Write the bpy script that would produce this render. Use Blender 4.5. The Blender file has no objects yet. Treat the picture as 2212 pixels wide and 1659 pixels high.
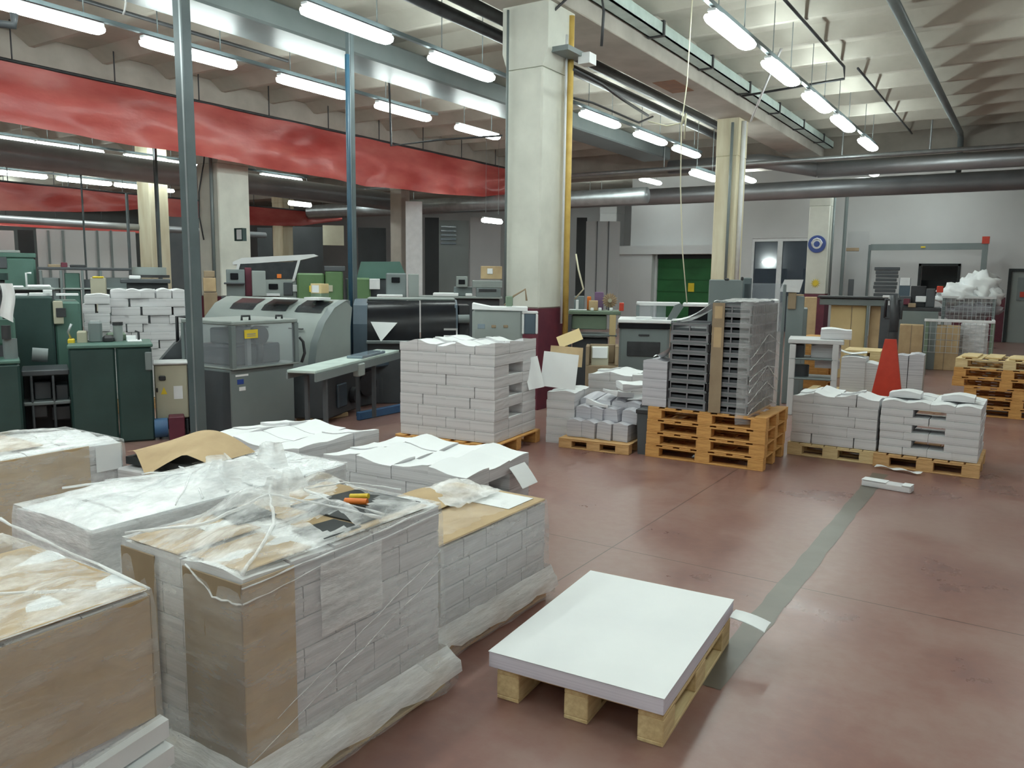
import bpy, bmesh, math, random
from mathutils import Vector, Matrix, noise
R=random.Random(7)
sc=bpy.context.scene; COL=sc.collection
# ---------------------------------------------------------------- camera, world, exposure
F=1720.; CX,CY=1106.,829.5; EYE=1.7
_p,_r,_y=[math.radians(a) for a in (7.68,.71,-33.05)]
_Ry=Matrix(((math.cos(_y),-math.sin(_y),0),(0,0,-1),(math.sin(_y),math.cos(_y),0)))
_P=Matrix(((1,0,0),(0,math.cos(_p),-math.sin(_p)),(0,math.sin(_p),math.cos(_p))))
_Q=Matrix(((math.cos(_r),-math.sin(_r),0),(math.sin(_r),math.cos(_r),0),(0,0,1)))
CM=_Q@_P@_Ry
cam=bpy.data.cameras.new('camera'); co=bpy.data.objects.new('camera',cam); COL.objects.link(co)
cam.sensor_fit='HORIZONTAL'; cam.sensor_width=36; cam.lens=F/2212*36; cam.clip_start=.05; cam.clip_end=200
mm=Matrix((CM[0],-CM[1],-CM[2])).transposed().to_4x4(); mm.translation=(0,0,EYE); co.matrix_world=mm
sc.camera=co
w=bpy.data.worlds.new('world'); sc.world=w; w.use_nodes=True
w.node_tree.nodes['Background'].inputs[0].default_value=(.75,.8,.85,1); w.node_tree.nodes['Background'].inputs[1].default_value=.25
sc.view_settings.view_transform='Standard'; sc.view_settings.look='None'; sc.view_settings.gamma=1
sc.view_settings.use_curve_mapping=False; sc.view_settings.exposure=.88
LAMP=15.0
try: sc.cycles.use_denoising=True; sc.cycles.max_bounces=8; sc.cycles.diffuse_bounces=6; sc.cycles.glossy_bounces=3; sc.cycles.transparent_max_bounces=14; sc.cycles.use_adaptive_sampling=True; sc.cycles.adaptive_threshold=.045; sc.cycles.caustics_reflective=False; sc.cycles.sample_clamp_indirect=6
except Exception: pass
# measured points: where the sight line of a photo point meets a known plane of the hall
def ray(x,y): return CM.transposed()@Vector(((x-CX)/F,(y-CY)/F,1))
def onz(x,y,z=0.): d=ray(x,y); t=(z-EYE)/d.z; return Vector((d.x*t,d.y*t,z))
def ony(x,y,Y): d=ray(x,y); t=Y/d.y; return Vector((d.x*t,Y,EYE+d.z*t))
def onx(x,y,X): d=ray(x,y); t=X/d.x; return Vector((X,d.y*t,EYE+d.z*t))
def ond(x,y,D): d=ray(x,y); t=D/math.hypot(d.x,d.y); return Vector((d.x*t,d.y*t,EYE+d.z*t))
# ---------------------------------------------------------------- materials
MATS={}
def nt(name):
    m=bpy.data.materials.new(name); m.use_nodes=True; MATS[name]=m
    return m,m.node_tree.nodes,m.node_tree.links,m.node_tree.nodes['Principled BSDF']
def coords(N,L,scale):
    tc=N.new('ShaderNodeTexCoord'); mp=N.new('ShaderNodeMapping'); mp.inputs['Scale'].default_value=scale
    L.new(tc.outputs['Object'],mp.inputs[0]); return mp.outputs[0]
def ramp(N,L,src,stops):
    r=N.new('ShaderNodeValToRGB'); e=r.color_ramp.elements
    while len(e)<len(stops): e.new(.5)
    for i,(p,c) in enumerate(stops): e[i].position=p; e[i].color=(*c,1) if len(c)==3 else c
    L.new(src,r.inputs[0]); return r.outputs[0]
def tex(N,L,vec,scale,detail=4,rough=.55,typ='ShaderNodeTexNoise'):
    n=N.new(typ); n.inputs['Scale'].default_value=scale
    if 'Detail' in n.inputs: n.inputs['Detail'].default_value=detail
    if 'Roughness' in n.inputs: n.inputs['Roughness'].default_value=rough
    L.new(vec,n.inputs['Vector']); return n.outputs[0]
def bump(N,L,b,h,strength,dist=.01):
    bn=N.new('ShaderNodeBump'); bn.inputs['Strength'].default_value=strength; bn.inputs['Distance'].default_value=dist
    L.new(h,bn.inputs['Height']); L.new(bn.outputs[0],b.inputs['Normal'])
def mat(name,c1,c2=None,rough=.5,metal=0,scale=6,stretch=(1,1,1),bmp=0,bd=.01,lo=.3,hi=.7,spec=.5,detail=4):
    m,N,L,b=nt(name); b.inputs['Roughness'].default_value=rough; b.inputs['Metallic'].default_value=metal
    b.inputs['Specular IOR Level'].default_value=spec
    c2=c2 or tuple(v*.88 for v in c1)
    v=coords(N,L,stretch); h=tex(N,L,v,scale,detail)
    L.new(ramp(N,L,h,[(lo,c2),(hi,c1)]),b.inputs['Base Color'])
    if bmp: bump(N,L,b,h,bmp,bd)
    return m
mat('paper',(.72,.72,.74),(.50,.50,.52),rough=.75,scale=1.6,stretch=(.9,.9,60),bmp=.35,bd=.004,lo=.25,hi=.62,detail=2,spec=.2)
mat('paper_top',(.86,.89,.90),(.80,.83,.85),rough=.6,scale=2,spec=.25)
mat('paper_side_stack',(.80,.78,.88),(.66,.64,.74),rough=.7,scale=1.3,stretch=(.6,.6,90),detail=2,spec=.2)
mat('bundle_grey',(.63,.63,.67),(.42,.42,.47),rough=.7,scale=1.6,stretch=(1,1,70),bmp=.3,bd=.004,detail=2,spec=.2)
mat('card',(.56,.42,.25),(.44,.32,.19),rough=.75,scale=5,stretch=(1,1,1),spec=.2)
mat('card_dark',(.36,.28,.19),(.28,.21,.14),rough=.75,scale=5,spec=.2)
mat('wood',(.72,.47,.23),(.50,.29,.12),rough=.7,scale=3,stretch=(2,14,14),bmp=.15,bd=.003,spec=.25)
mat('wood_pale',(.80,.66,.38),(.62,.46,.24),rough=.7,scale=3,stretch=(2,14,14),bmp=.15,bd=.003,spec=.25)
mat('wood_orange',(.74,.42,.15),(.52,.26,.08),rough=.65,scale=3,stretch=(2,14,14),bmp=.15,bd=.003,spec=.25)
mat('col_white',(.74,.75,.68),(.62,.63,.57),rough=.7,scale=2.2,bmp=.08,spec=.3)
mat('col_cream',(.78,.75,.58),(.60,.53,.36),rough=.7,scale=1.5,stretch=(3,3,.5),spec=.3)
mat('maroon',(.16,.03,.05),(.11,.02,.04),rough=.5)
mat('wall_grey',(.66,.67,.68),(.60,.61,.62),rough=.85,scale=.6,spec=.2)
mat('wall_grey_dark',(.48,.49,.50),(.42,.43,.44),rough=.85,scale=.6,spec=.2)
mat('wall_blue_grey',(.42,.47,.47),(.36,.41,.41),rough=.8,scale=.7,spec=.2)
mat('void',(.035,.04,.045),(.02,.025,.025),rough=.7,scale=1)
mat('concrete',(.58,.565,.50),(.44,.425,.37),rough=.85,scale=1.3,bmp=.1,spec=.2,detail=6)
mat('concrete_beam',(.52,.49,.44),(.38,.35,.31),rough=.85,scale=1.5,spec=.2,detail=6)
mat('rust',(.30,.13,.06),(.20,.10,.05),rough=.8)
mat('galv',(.55,.60,.62),(.42,.46,.48),rough=.35,metal=.7,scale=5)
mat('duct',(.42,.44,.46),(.34,.36,.38),rough=.4,metal=.65,scale=1.5)
mat('tray_mint',(.55,.66,.62),(.42,.52,.49),rough=.5,scale=4)
mat('dark_metal',(.06,.065,.07),(.04,.04,.045),rough=.45,metal=.3)
mat('post_grey',(.15,.19,.20),(.10,.13,.14),rough=.35,metal=.2,scale=2)
mat('post_blue',(.03,.085,.13),(.02,.06,.10),rough=.4)
mat('m_green_dark',(.035,.075,.070),(.020,.045,.042),rough=.4,scale=2)
mat('m_green_mid',(.10,.20,.17),(.07,.15,.12),rough=.45,scale=2)
mat('m_green',(.12,.22,.10),(.09,.17,.07),rough=.45,scale=2)
mat('m_grey',(.21,.245,.25),(.17,.205,.21),rough=.4,scale=1.5)
mat('m_grey_light',(.32,.36,.35),(.27,.31,.30),rough=.4,scale=1.5)
mat('m_grey_dark',(.09,.10,.11),(.06,.07,.08),rough=.45,scale=2)
mat('m_blue_grey',(.09,.13,.17),(.07,.10,.13),rough=.4,scale=2)
mat('beige',(.50,.49,.38),(.42,.40,.30),rough=.5,scale=2)
mat('black_glass',(.012,.014,.018),(.01,.01,.012),rough=.25,spec=.25)
mat('smoked',(.05,.055,.06),(.03,.035,.04),rough=.15)
mat('yellow',(.80,.60,.04),rough=.5)
mat('yellow_pipe',(.78,.56,.16),(.62,.40,.10),rough=.5)
mat('red_paint',(.62,.06,.03),(.50,.04,.02),rough=.4)
mat('orange',(.85,.22,.03),rough=.5)
mat('blue_sign',(.03,.07,.30),rough=.4)
mat('blue_rail',(.05,.14,.28),(.04,.10,.22),rough=.5)
mat('white_paint',(.80,.82,.84),rough=.5)
mat('green_door',(.03,.16,.05),(.02,.11,.035),rough=.5,scale=1.5)
mat('dull_green',(.18,.25,.18),rough=.5)
mat('glass_blue',(.25,.32,.38),rough=.1)
mat('crate_grey',(.24,.24,.26),(.19,.19,.21),rough=.5,scale=3)
mat('purple',(.20,.12,.24),rough=.6)
mat('plywood',(.72,.58,.32),(.62,.48,.25),rough=.7,scale=1.5,stretch=(1,1,1))
mat('white_rope',(.75,.72,.55),rough=.8)
mat('print_ink',(.30,.31,.34),rough=.7)
# soft vinyl of the hanging red curtains
m,N,L,b=nt('red_vinyl'); v=coords(N,L,(1,.35,1)); h=tex(N,L,v,1.8,5,.5)
L.new(ramp(N,L,h,[(.3,(.42,.05,.045)),(.55,(.57,.125,.11)),(.75,(.66,.20,.17))]),b.inputs['Base Color'])
b.inputs['Roughness'].default_value=.33; b.inputs['Subsurface Weight'].default_value=0; bump(N,L,b,h,.4,.08)
# stretch film: clear sheet with milky streaks
def film(name,lo,hi,streak):
    m,N,L,b=nt(name); v=coords(N,L,streak); h=tex(N,L,v,3,6,.65)
    b.inputs['Base Color'].default_value=(.95,.97,.98,1); b.inputs['Roughness'].default_value=.18; b.inputs['Specular IOR Level'].default_value=.8
    bump(N,L,b,h,.5,.02)
    f=ramp(N,L,h,[(.35,(lo,)*3),(.72,(hi,)*3)])
    t=N.new('ShaderNodeBsdfTransparent'); mx=N.new('ShaderNodeMixShader'); L.new(f,mx.inputs[0]); L.new(t.outputs[0],mx.inputs[1]); L.new(b.outputs[0],mx.inputs[2])
    L.new(mx.outputs[0],N['Material Output'].inputs[0]); return m
film('film',.14,.40,(1,1,4)); film('film_top',.10,.80,(4,1.4,2)); film('film_dense',.35,.95,(1.5,1.5,7)); film('film_skirt',.55,.95,(1.2,1.2,9)); film('film_dark',.05,.25,(.6,.6,5))
m,N,L,b=nt('clear_plastic'); b.inputs['Base Color'].default_value=(.5,.55,.6,1); b.inputs['Roughness'].default_value=.08
t=N.new('ShaderNodeBsdfTransparent'); mx=N.new('ShaderNodeMixShader'); mx.inputs[0].default_value=.22; L.new(t.outputs[0],mx.inputs[1]); L.new(b.outputs[0],mx.inputs[2]); L.new(mx.outputs[0],N['Material Output'].inputs[0])
m,N,L,b=nt('pane_glass'); b.inputs['Base Color'].default_value=(.10,.13,.17,1); b.inputs['Roughness'].default_value=.65; b.inputs['Specular IOR Level'].default_value=.15
t=N.new('ShaderNodeBsdfTransparent'); mx=N.new('ShaderNodeMixShader'); mx.inputs[0].default_value=.45; L.new(t.outputs[0],mx.inputs[1]); L.new(b.outputs[0],mx.inputs[2]); L.new(mx.outputs[0],N['Material Output'].inputs[0])
# lamp tubes behind their diffusers
m,N,L,b=nt('lamp_glow'); b.inputs['Emission Color'].default_value=(.89,1,.96,1); b.inputs['Emission Strength'].default_value=LAMP; b.inputs['Base Color'].default_value=(.9,.9,.9,1)
# worn red-brown floor with saw-cut joints
m,N,L,b=nt('floor_red'); v=coords(N,L,(1,1,1))
h=tex(N,L,v,1.1,8,.62); h2=tex(N,L,v,14,6,.6); h3=tex(N,L,v,.28,4,.5)
mxn=N.new('ShaderNodeMath'); mxn.operation='MULTIPLY_ADD'; L.new(h2,mxn.inputs[0]); mxn.inputs[1].default_value=.35; L.new(h,mxn.inputs[2])
c=ramp(N,L,mxn.outputs[0],[(.45,(.200,.115,.108)),(.62,(.255,.135,.115)),(.78,(.285,.175,.150))])
mc=N.new('ShaderNodeMix'); mc.data_type='RGBA'; L.new(ramp(N,L,h3,[(.5,(0,0,0)),(.72,(.5,.5,.5))]),mc.inputs[0]); L.new(c,mc.inputs[6]); mc.inputs[7].default_value=(.27,.22,.20,1)
sep=N.new('ShaderNodeSeparateXYZ'); L.new(v,sep.inputs[0])
def line(axis,period,off,width):
    a=N.new('ShaderNodeMath'); a.operation='ADD'; L.new(sep.outputs[axis],a.inputs[0]); a.inputs[1].default_value=off
    k=N.new('ShaderNodeMath'); k.operation='PINGPONG'; L.new(a.outputs[0],k.inputs[0]); k.inputs[1].default_value=period/2
    l=N.new('ShaderNodeMath'); l.operation='LESS_THAN'; L.new(k.outputs[0],l.inputs[0]); l.inputs[1].default_value=width; return l.outputs[0]
mx2=N.new('ShaderNodeMath'); mx2.operation='MAXIMUM'; L.new(line(0,4.0,2.12,.004),mx2.inputs[0]); L.new(line(1,4.0,-.45,.004),mx2.inputs[1])
mj=N.new('ShaderNodeMix'); mj.data_type='RGBA'; ml=N.new('ShaderNodeMath'); ml.operation='MULTIPLY'; L.new(mx2.outputs[0],ml.inputs[0]); ml.inputs[1].default_value=.75
L.new(ml.outputs[0],mj.inputs[0]); L.new(mc.outputs[2],mj.inputs[6]); mj.inputs[7].default_value=(.05,.035,.035,1)
L.new(mj.outputs[2],b.inputs['Base Color'])
L.new(ramp(N,L,h,[(.35,(.26,)*3),(.7,(.42,)*3)]),b.inputs['Roughness']); b.inputs['Specular IOR Level'].default_value=.55
bump(N,L,b,h2,.05,.01)
# ---------------------------------------------------------------- mesh builder
class MB:
    def __init__(s): s.v=[]; s.f=[]; s.m=[]; s.mats=[]; s.smooth=[]
    def mi(s,m):
        if m not in s.mats: s.mats.append(m)
        return s.mats.index(m)
    def add(s,vs,fs,m,sm=False):
        o=len(s.v); s.v+=[tuple(v) for v in vs]; k=s.mi(m)
        for f in fs: s.f.append([i+o for i in f]); s.m.append(k); s.smooth.append(sm)
        return s
    def box(s,x0,y0,z0,x1,y1,z1,m,c=0.):
        x0,x1=sorted((x0,x1)); y0,y1=sorted((y0,y1)); z0,z1=sorted((z0,z1))
        c=min(c,(x1-x0)*.45,(y1-y0)*.45,(z1-z0)*.45)
        if c<=0:
            vs=[(x,y,z) for z in (z0,z1) for y in (y0,y1) for x in (x0,x1)]
            return s.add(vs,[(0,2,3,1),(4,5,7,6),(0,1,5,4),(2,6,7,3),(0,4,6,2),(1,3,7,5)],m)
        o=[(x0+c,y0),(x1-c,y0),(x1,y0+c),(x1,y1-c),(x1-c,y1),(x0+c,y1),(x0,y1-c),(x0,y0+c)]
        i=[(x0+c,y0+c),(x1-c,y0+c),(x1-c,y0+c),(x1-c,y1-c),(x1-c,y1-c),(x0+c,y1-c),(x0+c,y1-c),(x0+c,y0+c)]
        i=[(x0+c,y0+c),(x1-c,y0+c),(x1-c,y1-c),(x0+c,y1-c)]
        vs=[(*p,z0) for p in i]+[(*p,z0+c) for p in o]+[(*p,z1-c) for p in o]+[(*p,z1) for p in i]
        fs=[(3,2,1,0),(20,21,22,23)]
        for k in range(8): fs.append((4+k,4+(k+1)%8,12+(k+1)%8,12+k))
        cr=[(0,0,1),(1,2,3),(2,4,5),(3,6,7)]
        # chamfer faces bottom/top
        for ii,(a0,a1,b0,b1) in enumerate([(0,1,0,1),(1,2,2,3),(2,3,4,5),(3,0,6,7)]):
            fs.append((a0,a1,4+b1,4+b0)); fs.append((12+b0,12+b1,20+a1,20+a0))
        for ii,(a,b0,b1) in enumerate([(0,7,0),(1,1,2),(2,3,4),(3,5,6)]):
            fs.append((a,4+b1,4+b0)); fs.append((20+a,12+b0,12+b1))
        return s.add(vs,fs,m)
    def cyl(s,p0,p1,r,m,n=12,r2=None,cap=True):
        p0,p1=Vector(p0),Vector(p1); d=(p1-p0).normalized(); u=d.orthogonal().normalized(); w_=d.cross(u); r2=r if r2 is None else r2
        vs=[p0+(u*math.cos(2*math.pi*k/n)+w_*math.sin(2*math.pi*k/n))*r for k in range(n)]+[p1+(u*math.cos(2*math.pi*k/n)+w_*math.sin(2*math.pi*k/n))*r2 for k in range(n)]
        s.add(vs,[(k,(k+1)%n,n+(k+1)%n,n+k) for k in range(n)],m,True)
        if cap: s.add(vs,[tuple(range(n-1,-1,-1)),tuple(range(n,2*n))],m)
        return s
    def tube(s,pts,r,m,n=8):
        pts=[Vector(p) for p in pts]; rings=[]; u=None
        for i,p in enumerate(pts):
            d=(pts[min(i+1,len(pts)-1)]-pts[max(i-1,0)]).normalized()
            u=d.orthogonal().normalized() if u is None else (u-d*u.dot(d)).normalized()
            w_=d.cross(u); rr=r[i] if isinstance(r,(list,tuple)) else r
            rings.append([p+(u*math.cos(2*math.pi*k/n)+w_*math.sin(2*math.pi*k/n))*rr for k in range(n)])
        vs=[v for g in rings for v in g]; fs=[(i*n+k,i*n+(k+1)%n,(i+1)*n+(k+1)%n,(i+1)*n+k) for i in range(len(pts)-1) for k in range(n)]
        fs+=[tuple(range(n-1,-1,-1)),tuple(range((len(pts)-1)*n,len(pts)*n))]
        return s.add(vs,fs,m,True)
    def prism(s,poly,axis,a0,a1,m):   # polygon in the two other axes, extruded along axis
        def P(p,a):
            return {'x':(a,p[0],p[1]),'y':(p[0],a,p[1]),'z':(p[0],p[1],a)}[axis]
        n=len(poly); vs=[P(p,a0) for p in poly]+[P(p,a1) for p in poly]
        return s.add(vs,[(k,(k+1)%n,n+(k+1)%n,n+k) for k in range(n)]+[tuple(range(n-1,-1,-1)),tuple(range(n,2*n))],m)
    def grid(s,fn,nu,nv,m,sm=True,closed=False):
        vs=[fn(i/nu,j/nv) for j in range(nv+1) for i in range(nu+1)]
        return s.add(vs,[(j*(nu+1)+i,j*(nu+1)+i+1,(j+1)*(nu+1)+i+1,(j+1)*(nu+1)+i) for j in range(nv) for i in range(nu)],m,sm)
    def mesh(s,name):
        me=bpy.data.meshes.new(name); me.from_pydata(s.v,[],s.f)
        for mn in s.mats: me.materials.append(MATS[mn])
        me.polygons.foreach_set('material_index',s.m); me.polygons.foreach_set('use_smooth',s.smooth)
        bm=bmesh.new(); bm.from_mesh(me); bmesh.ops.recalc_face_normals(bm,faces=bm.faces); bm.to_mesh(me); bm.free(); me.update(); return me
    def build(s,name,parent=None,loc=None,rot=0):
        return link(name,s.mesh(name),parent,loc,rot)
def link(name,me,parent=None,loc=None,rot=0):
    o=bpy.data.objects.new(name,me); COL.objects.link(o)
    if loc is not None: o.location=loc
    if rot: o.rotation_euler[2]=rot
    if parent: o.parent=parent
    return o
def tag(o,label,cat,group=None,kind=None):
    if label: o['label']=label
    if cat: o['category']=cat
    if group: o['group']=group
    if kind: o['kind']=kind
    return o
def thing(name,label,cat,loc=(0,0,0),rot=0,group=None):
    o=bpy.data.objects.new(name,None); COL.objects.link(o); o.location=loc; o.rotation_euler[2]=rot; o.empty_display_size=.1
    return tag(o,label,cat,group)
def struct(o,label=None): o['kind']='structure'; 
def S(name,mb,label=None,parent=None,cat=None):
    o=mb.build(name,parent); 
    if not parent: o['kind']='structure'
    if label: o['label']=label
    return o
ORD=['','first','second','third','fourth','fifth','sixth','seventh','eighth','ninth','tenth','eleventh','twelfth']
# ================================================================ THE HALL
CZ=5.62; XL,XR,YF,YB=-44.,5.5,-6.,27.
MB_=MB
S('floor',MB().box(XL,YF,-.12,XR,34,0,'floor_red'),'worn glossy red-brown painted concrete floor of the print hall')
ceil=S('ceiling',MB().box(XL,YF,CZ,XR,34,CZ+.15,'concrete'),'pale grey ribbed concrete ceiling of the hall')
rib=MB().prism([(-.30,0),(.16,0),(.06,-.19),(-.03,-.19)],'x',XL,XR,'concrete').mesh('ceiling_rib')
y=YF+.6
while y<23.3:
    link('ceiling_rib',rib,ceil,(0,y,CZ)); y+=1.27
S('wall_right',MB().box(XR,YF,0,XR+.2,34,CZ,'wall_grey'),'grey side wall of the hall')
S('wall_front',MB().box(XL,YF-.2,0,XR,YF,CZ,'wall_grey'),'grey end wall behind the viewpoint')
S('wall_left',MB().box(XL-.2,YF,0,XL,34,CZ,'wall_blue_grey'),'distant blue-grey wall beyond the machines')
# back wall: right part at Y=27 with openings, left recess at Y=33
wb=MB()
def wallX(mb,x0,x1,z0,z1,holes,Y,t,m):  # wall in plane Y with rectangular holes
    xs=sorted({x0,x1,*[h[0] for h in holes],*[h[1] for h in holes]})
    for a,b in zip(xs,xs[1:]):
        hs=[h for h in holes if h[0]<=a+1e-6 and h[1]>=b-1e-6]
        if not hs: mb.box(a,Y,z0,b,Y+t,z1,m)
        else:
            h=hs[0]
            if h[2]>z0+.01: mb.box(a,Y,z0,b,Y+t,h[2],m)
            if h[3]<z1-.01: mb.box(a,Y,h[3],b,Y+t,z1,m)
XC=-12.49
wallX(wb,XC,XR,0,CZ,[(-11.43,-9.25,0,2.54),(-8.06,-6.0,0,3.06),(-2.93,-1.96,1.2,2.17),(-.68,.25,0,2.1)],YB,.25,'wall_grey')
S('wall_back',wb,'light grey back wall with door openings')
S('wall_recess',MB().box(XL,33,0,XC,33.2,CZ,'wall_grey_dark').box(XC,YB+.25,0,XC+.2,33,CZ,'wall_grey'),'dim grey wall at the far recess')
S('wall_cupboard_room',MB().box(XC,29.5,0,XR,29.7,CZ,'wall_grey'),'grey wall of the rooms behind the openings')
# green sliding door and white fascia
d=MB().box(-11.42,YB+.08,0,-9.26,YB+.16,2.40,'green_door')
for k in range(1,6): d.box(-11.42,YB+.06,.42*k-.012,-9.26,YB+.08,.42*k+.012,'green_door')
dr=S('door_1',d,'dark green sliding metal door in the back wall')
MB().box(-10.25,YB+.04,1.25,-10.03,YB+.06,1.55,'yellow').build('warning_sign',dr)
MB().box(-11.45,YB+.03,2.40,-9.24,YB+.2,2.54,'void').build('door_track',dr)
S('trim_1',MB().box(-13.3,YB-.35,2.55,-9.0,YB-.02,2.85,'wall_grey').box(-13.3,YB-.30,0,-11.5,YB-.02,2.55,'wall_grey'),'pale grey boxed-in panel around the green door')
# glazed partition
g=MB().box(-8.06,YB+.02,2.96,-6.0,YB+.14,3.06,'white_paint').box(-7.22,YB+.02,0,-7.06,YB+.14,2.96,'white_paint').box(-8.06,YB+.02,0,-7.98,YB+.14,2.96,'white_paint').box(-6.08,YB+.02,0,-6.0,YB+.14,2.96,'white_paint')
wd=S('window_1',g,'white framed glazed partition beside the round blue sign')
MB().box(-7.98,YB+.06,0,-7.22,YB+.08,2.96,'pane_glass').build('pane',wd); MB().box(-7.06,YB+.06,0,-6.08,YB+.08,2.96,'pane_glass').build('pane',wd)
tag(MB().box(-8.6,29.3,.2,-7.5,29.48,2.1,'void').box(-6.9,29.3,.2,-6.4,29.48,2.1,'void').build('dark_cupboard'),'dark cupboards seen through the glazed partition','cupboard')
tag(MB().box(-8.35,29.3,2.30,-7.95,29.48,2.36,'lamp_glow').build('office_light'),'small bright light behind the glazed partition','lamp')
# hatch and right door
h=MB().box(-3.0,YB-.03,1.12,-2.93,YB+.05,2.24,'void').box(-1.96,YB-.03,1.12,-1.89,YB+.05,2.24,'void').box(-3.0,YB-.03,2.17,-1.89,YB+.05,2.24,'void')
S('window_2',h,'dark framed hatch opening in the back wall')
tag(MB().box(-3.4,28.6,.0,-1.6,29.3,1.75,'m_grey_dark').box(-2.6,28.55,1.3,-2.2,28.62,1.6,'dull_green').build('shelving_unit'),'dark shelving seen through the hatch','shelf')
dd=S('door_2',MB().box(-.60,YB+.06,0,.18,YB+.12,2.02,'m_grey_light').box(-.44,YB+.03,1.2,0,YB+.06,1.85,'m_grey'),'light grey door with dark frame at the wall end')
MB().box(-.68,YB-.02,0,-.60,YB+.16,2.1,'void').box(.18,YB-.02,0,.25,YB+.16,2.1,'void').box(-.6,YB-.02,2.02,.18,YB+.16,2.1,'void').build('door_frame',dd)
MB().box(-.36,YB+.0,1.30,-.20,YB+.03,1.45,'red_paint').build('sign',dd)
S('baseboard_back',MB().box(-2.0,YB-.02,0,-.70,YB,1.28,'maroon').box(.27,YB-.02,0,XR,YB,1.28,'maroon'),'dark maroon painted band along the base of the back wall')
# steel frame against wall
fr=thing('portal_gantry','tall grey steel portal frame against the back wall','frame',(-4.4,26.3,0))
for x in (0,3.05): MB().box(x,-.06,0,x+.14,.08,2.78,'m_grey').build('post',fr)
MB().box(.14,-.06,2.62,3.05,.08,2.80,'m_grey').build('crossbar',fr)
MB().box(3.03,-.08,2.78,3.21,.10,2.98,'red_paint').build('cap',fr)
MB().box(1.5,-.08,2.68,1.62,-.06,2.72,'yellow').build('lamp',fr)
# ---------------- columns
def column(X0,Y0,X1,Y1,m,top=5.0,head=.07,label='',base='maroon',bz=1.30):
    b=MB().box(X0,Y0,bz,X1,Y1,top-.75,m,.02)
    hx0,hx1=X0-head,X1+head
    b.prism([(X0,top-.75),(X1,top-.75),(hx1,top-.55),(hx1,top),(hx0,top),(hx0,top-.55)],'y',Y0,Y1,m)
    c=S('column',b,label)
    if base: MB().box(X0-.004,Y0-.004,0,X1+.004,Y1+.004,bz,base).build('painted_base',c)
    return c
c1=column(-5.76,8.65,-5.24,9.30,'col_white',label='white concrete column with maroon base behind the tall paper stack')
tube=MB().tube([(-5.72,8.60,1.35),(-5.72,8.60,4.95)],.016,'m_grey',6); tube.build('conduit',c1)
MB().tube([(-5.16,9.20,.75),(-5.16,9.20,4.95)],.040,'yellow_pipe',10).tube([(-5.16,9.09,1.1),(-5.16,9.09,4.7)],.016,'white_paint',6).build('yellow_pipe',c1)
MB().box(-5.20,8.75,4.42,-4.95,9.25,4.48,'m_grey').box(-5.0,9.1,4.33,-4.84,9.28,4.46,'white_paint').build('junction_box',c1)
MB().tube([(-5.22,8.8,4.45),(-5.2,8.8,4.9),(-5.0,8.9,5.1),(-4.7,9.1,5.1),(-4.66,9.1,4.9),(-4.68,9.1,4.5)],.018,'dark_metal',6).build('cable',c1)
MB().tube([(-5.05,9.25,2.0),(-4.98,9.2,1.8),(-4.9,9.2,1.55),(-5.05,9.25,1.42)],.012,'white_rope',6).build('cord',c1)
c2=column(-5.84,16.7,-5.38,17.3,'col_cream',head=.0,label='cream stained concrete column behind the crate stack')
MB().tube([(-5.50,16.66,1.3),(-5.50,16.66,4.9)],.03,'m_grey',8).tube([(-5.34,16.9,1.3),(-5.34,16.9,4.95)],.05,'white_paint',10).build('downpipe',c2)
c3=column(-5.72,24.6,-5.14,25.2,'col_white',head=0,top=4.6,label='white column carrying a round blue sign')
sg=thing('safety_sign','round blue safety sign on the white column','sign',(-5.44,24.57,2.75))
MB().cyl((0,0,0),(0,-.02,0),.25,'blue_sign',28).build('disc',sg)
hd=MB().cyl((0,-.02,.0),(0,-.03,.0),.14,'white_paint',20).cyl((0,-.03,0),(0,-.04,0),.085,'blue_sign',16)
hd.tube([(-.12,-.035,-.06),(-.15,-.035,.04),(-.09,-.035,.13),(0,-.035,.165),(.09,-.035,.13),(.15,-.035,.04),(.12,-.035,-.06)],.017,'white_paint',6); hd.build('head_symbol',sg)
st=MB()
for k in range(12):
    a=math.pi/6*k; st.add([(.0,-.0,0),(.07*math.cos(a-.26),0,.07*math.sin(a-.26)),(.15*math.cos(a),0,.15*math.sin(a)),(.07*math.cos(a+.26),0,.07*math.sin(a+.26))],[(0,1,2,3)],'yellow')
st.cyl((0,0,0),(0,-.006,0),.075,'yellow',12)
tag(st.build('sun_sticker',None,(-5.42,24.58,1.62)),'yellow sun-shaped sticker low on the signed column','sticker')
MB().tube([(-5.05,24.7,1.2),(-5.05,24.7,4.4)],.035,'m_grey',8).build('downpipe',c3)
c4=column(-15.25,10.95,-14.55,11.75,'col_white',head=.10,top=4.75,bz=1.2,label='white column with cables beyond the near red curtain')
MB().tube([(-14.7,10.9,4.5),(-14.72,10.9,1.3)],.035,'m_grey',8).build('downpipe',c4)
MB().tube([(-14.85,10.9,4.4),(-14.9,10.88,4.0),(-15.1,10.88,3.4),(-15.12,10.88,2.9),(-15.0,10.88,2.4)],.015,'dark_metal',6).build('cable',c4)
p=ony(521,507,10.93); tag(MB().box(p.x-.13,10.86,p.z-.13,p.x+.13,10.96,p.z+.13,'m_green_dark').box(p.x-.05,10.855,p.z-.1,p.x+.1,10.86,p.z+.1,'white_paint').build('exit_sign'),'small dark green and white sign on the far column','sign')
for (x,yb,X,Y,mt,lb,ww) in ((338,600,-21,10.9,'col_cream','cream column behind the white bundle pile',.55),(614,560,-24,23,'col_cream','pale yellow column far behind the green machines',.6),(1320,560,-17,31,'wall_grey','pale column in the far recess',.8)):
    q=ond(x,yb,math.hypot(X,Y)); column(q.x-ww/2,q.y-ww/2,q.x+ww/2,q.y+ww/2,mt,head=0,top=5.2,base=None,bz=0,label=lb)
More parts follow.
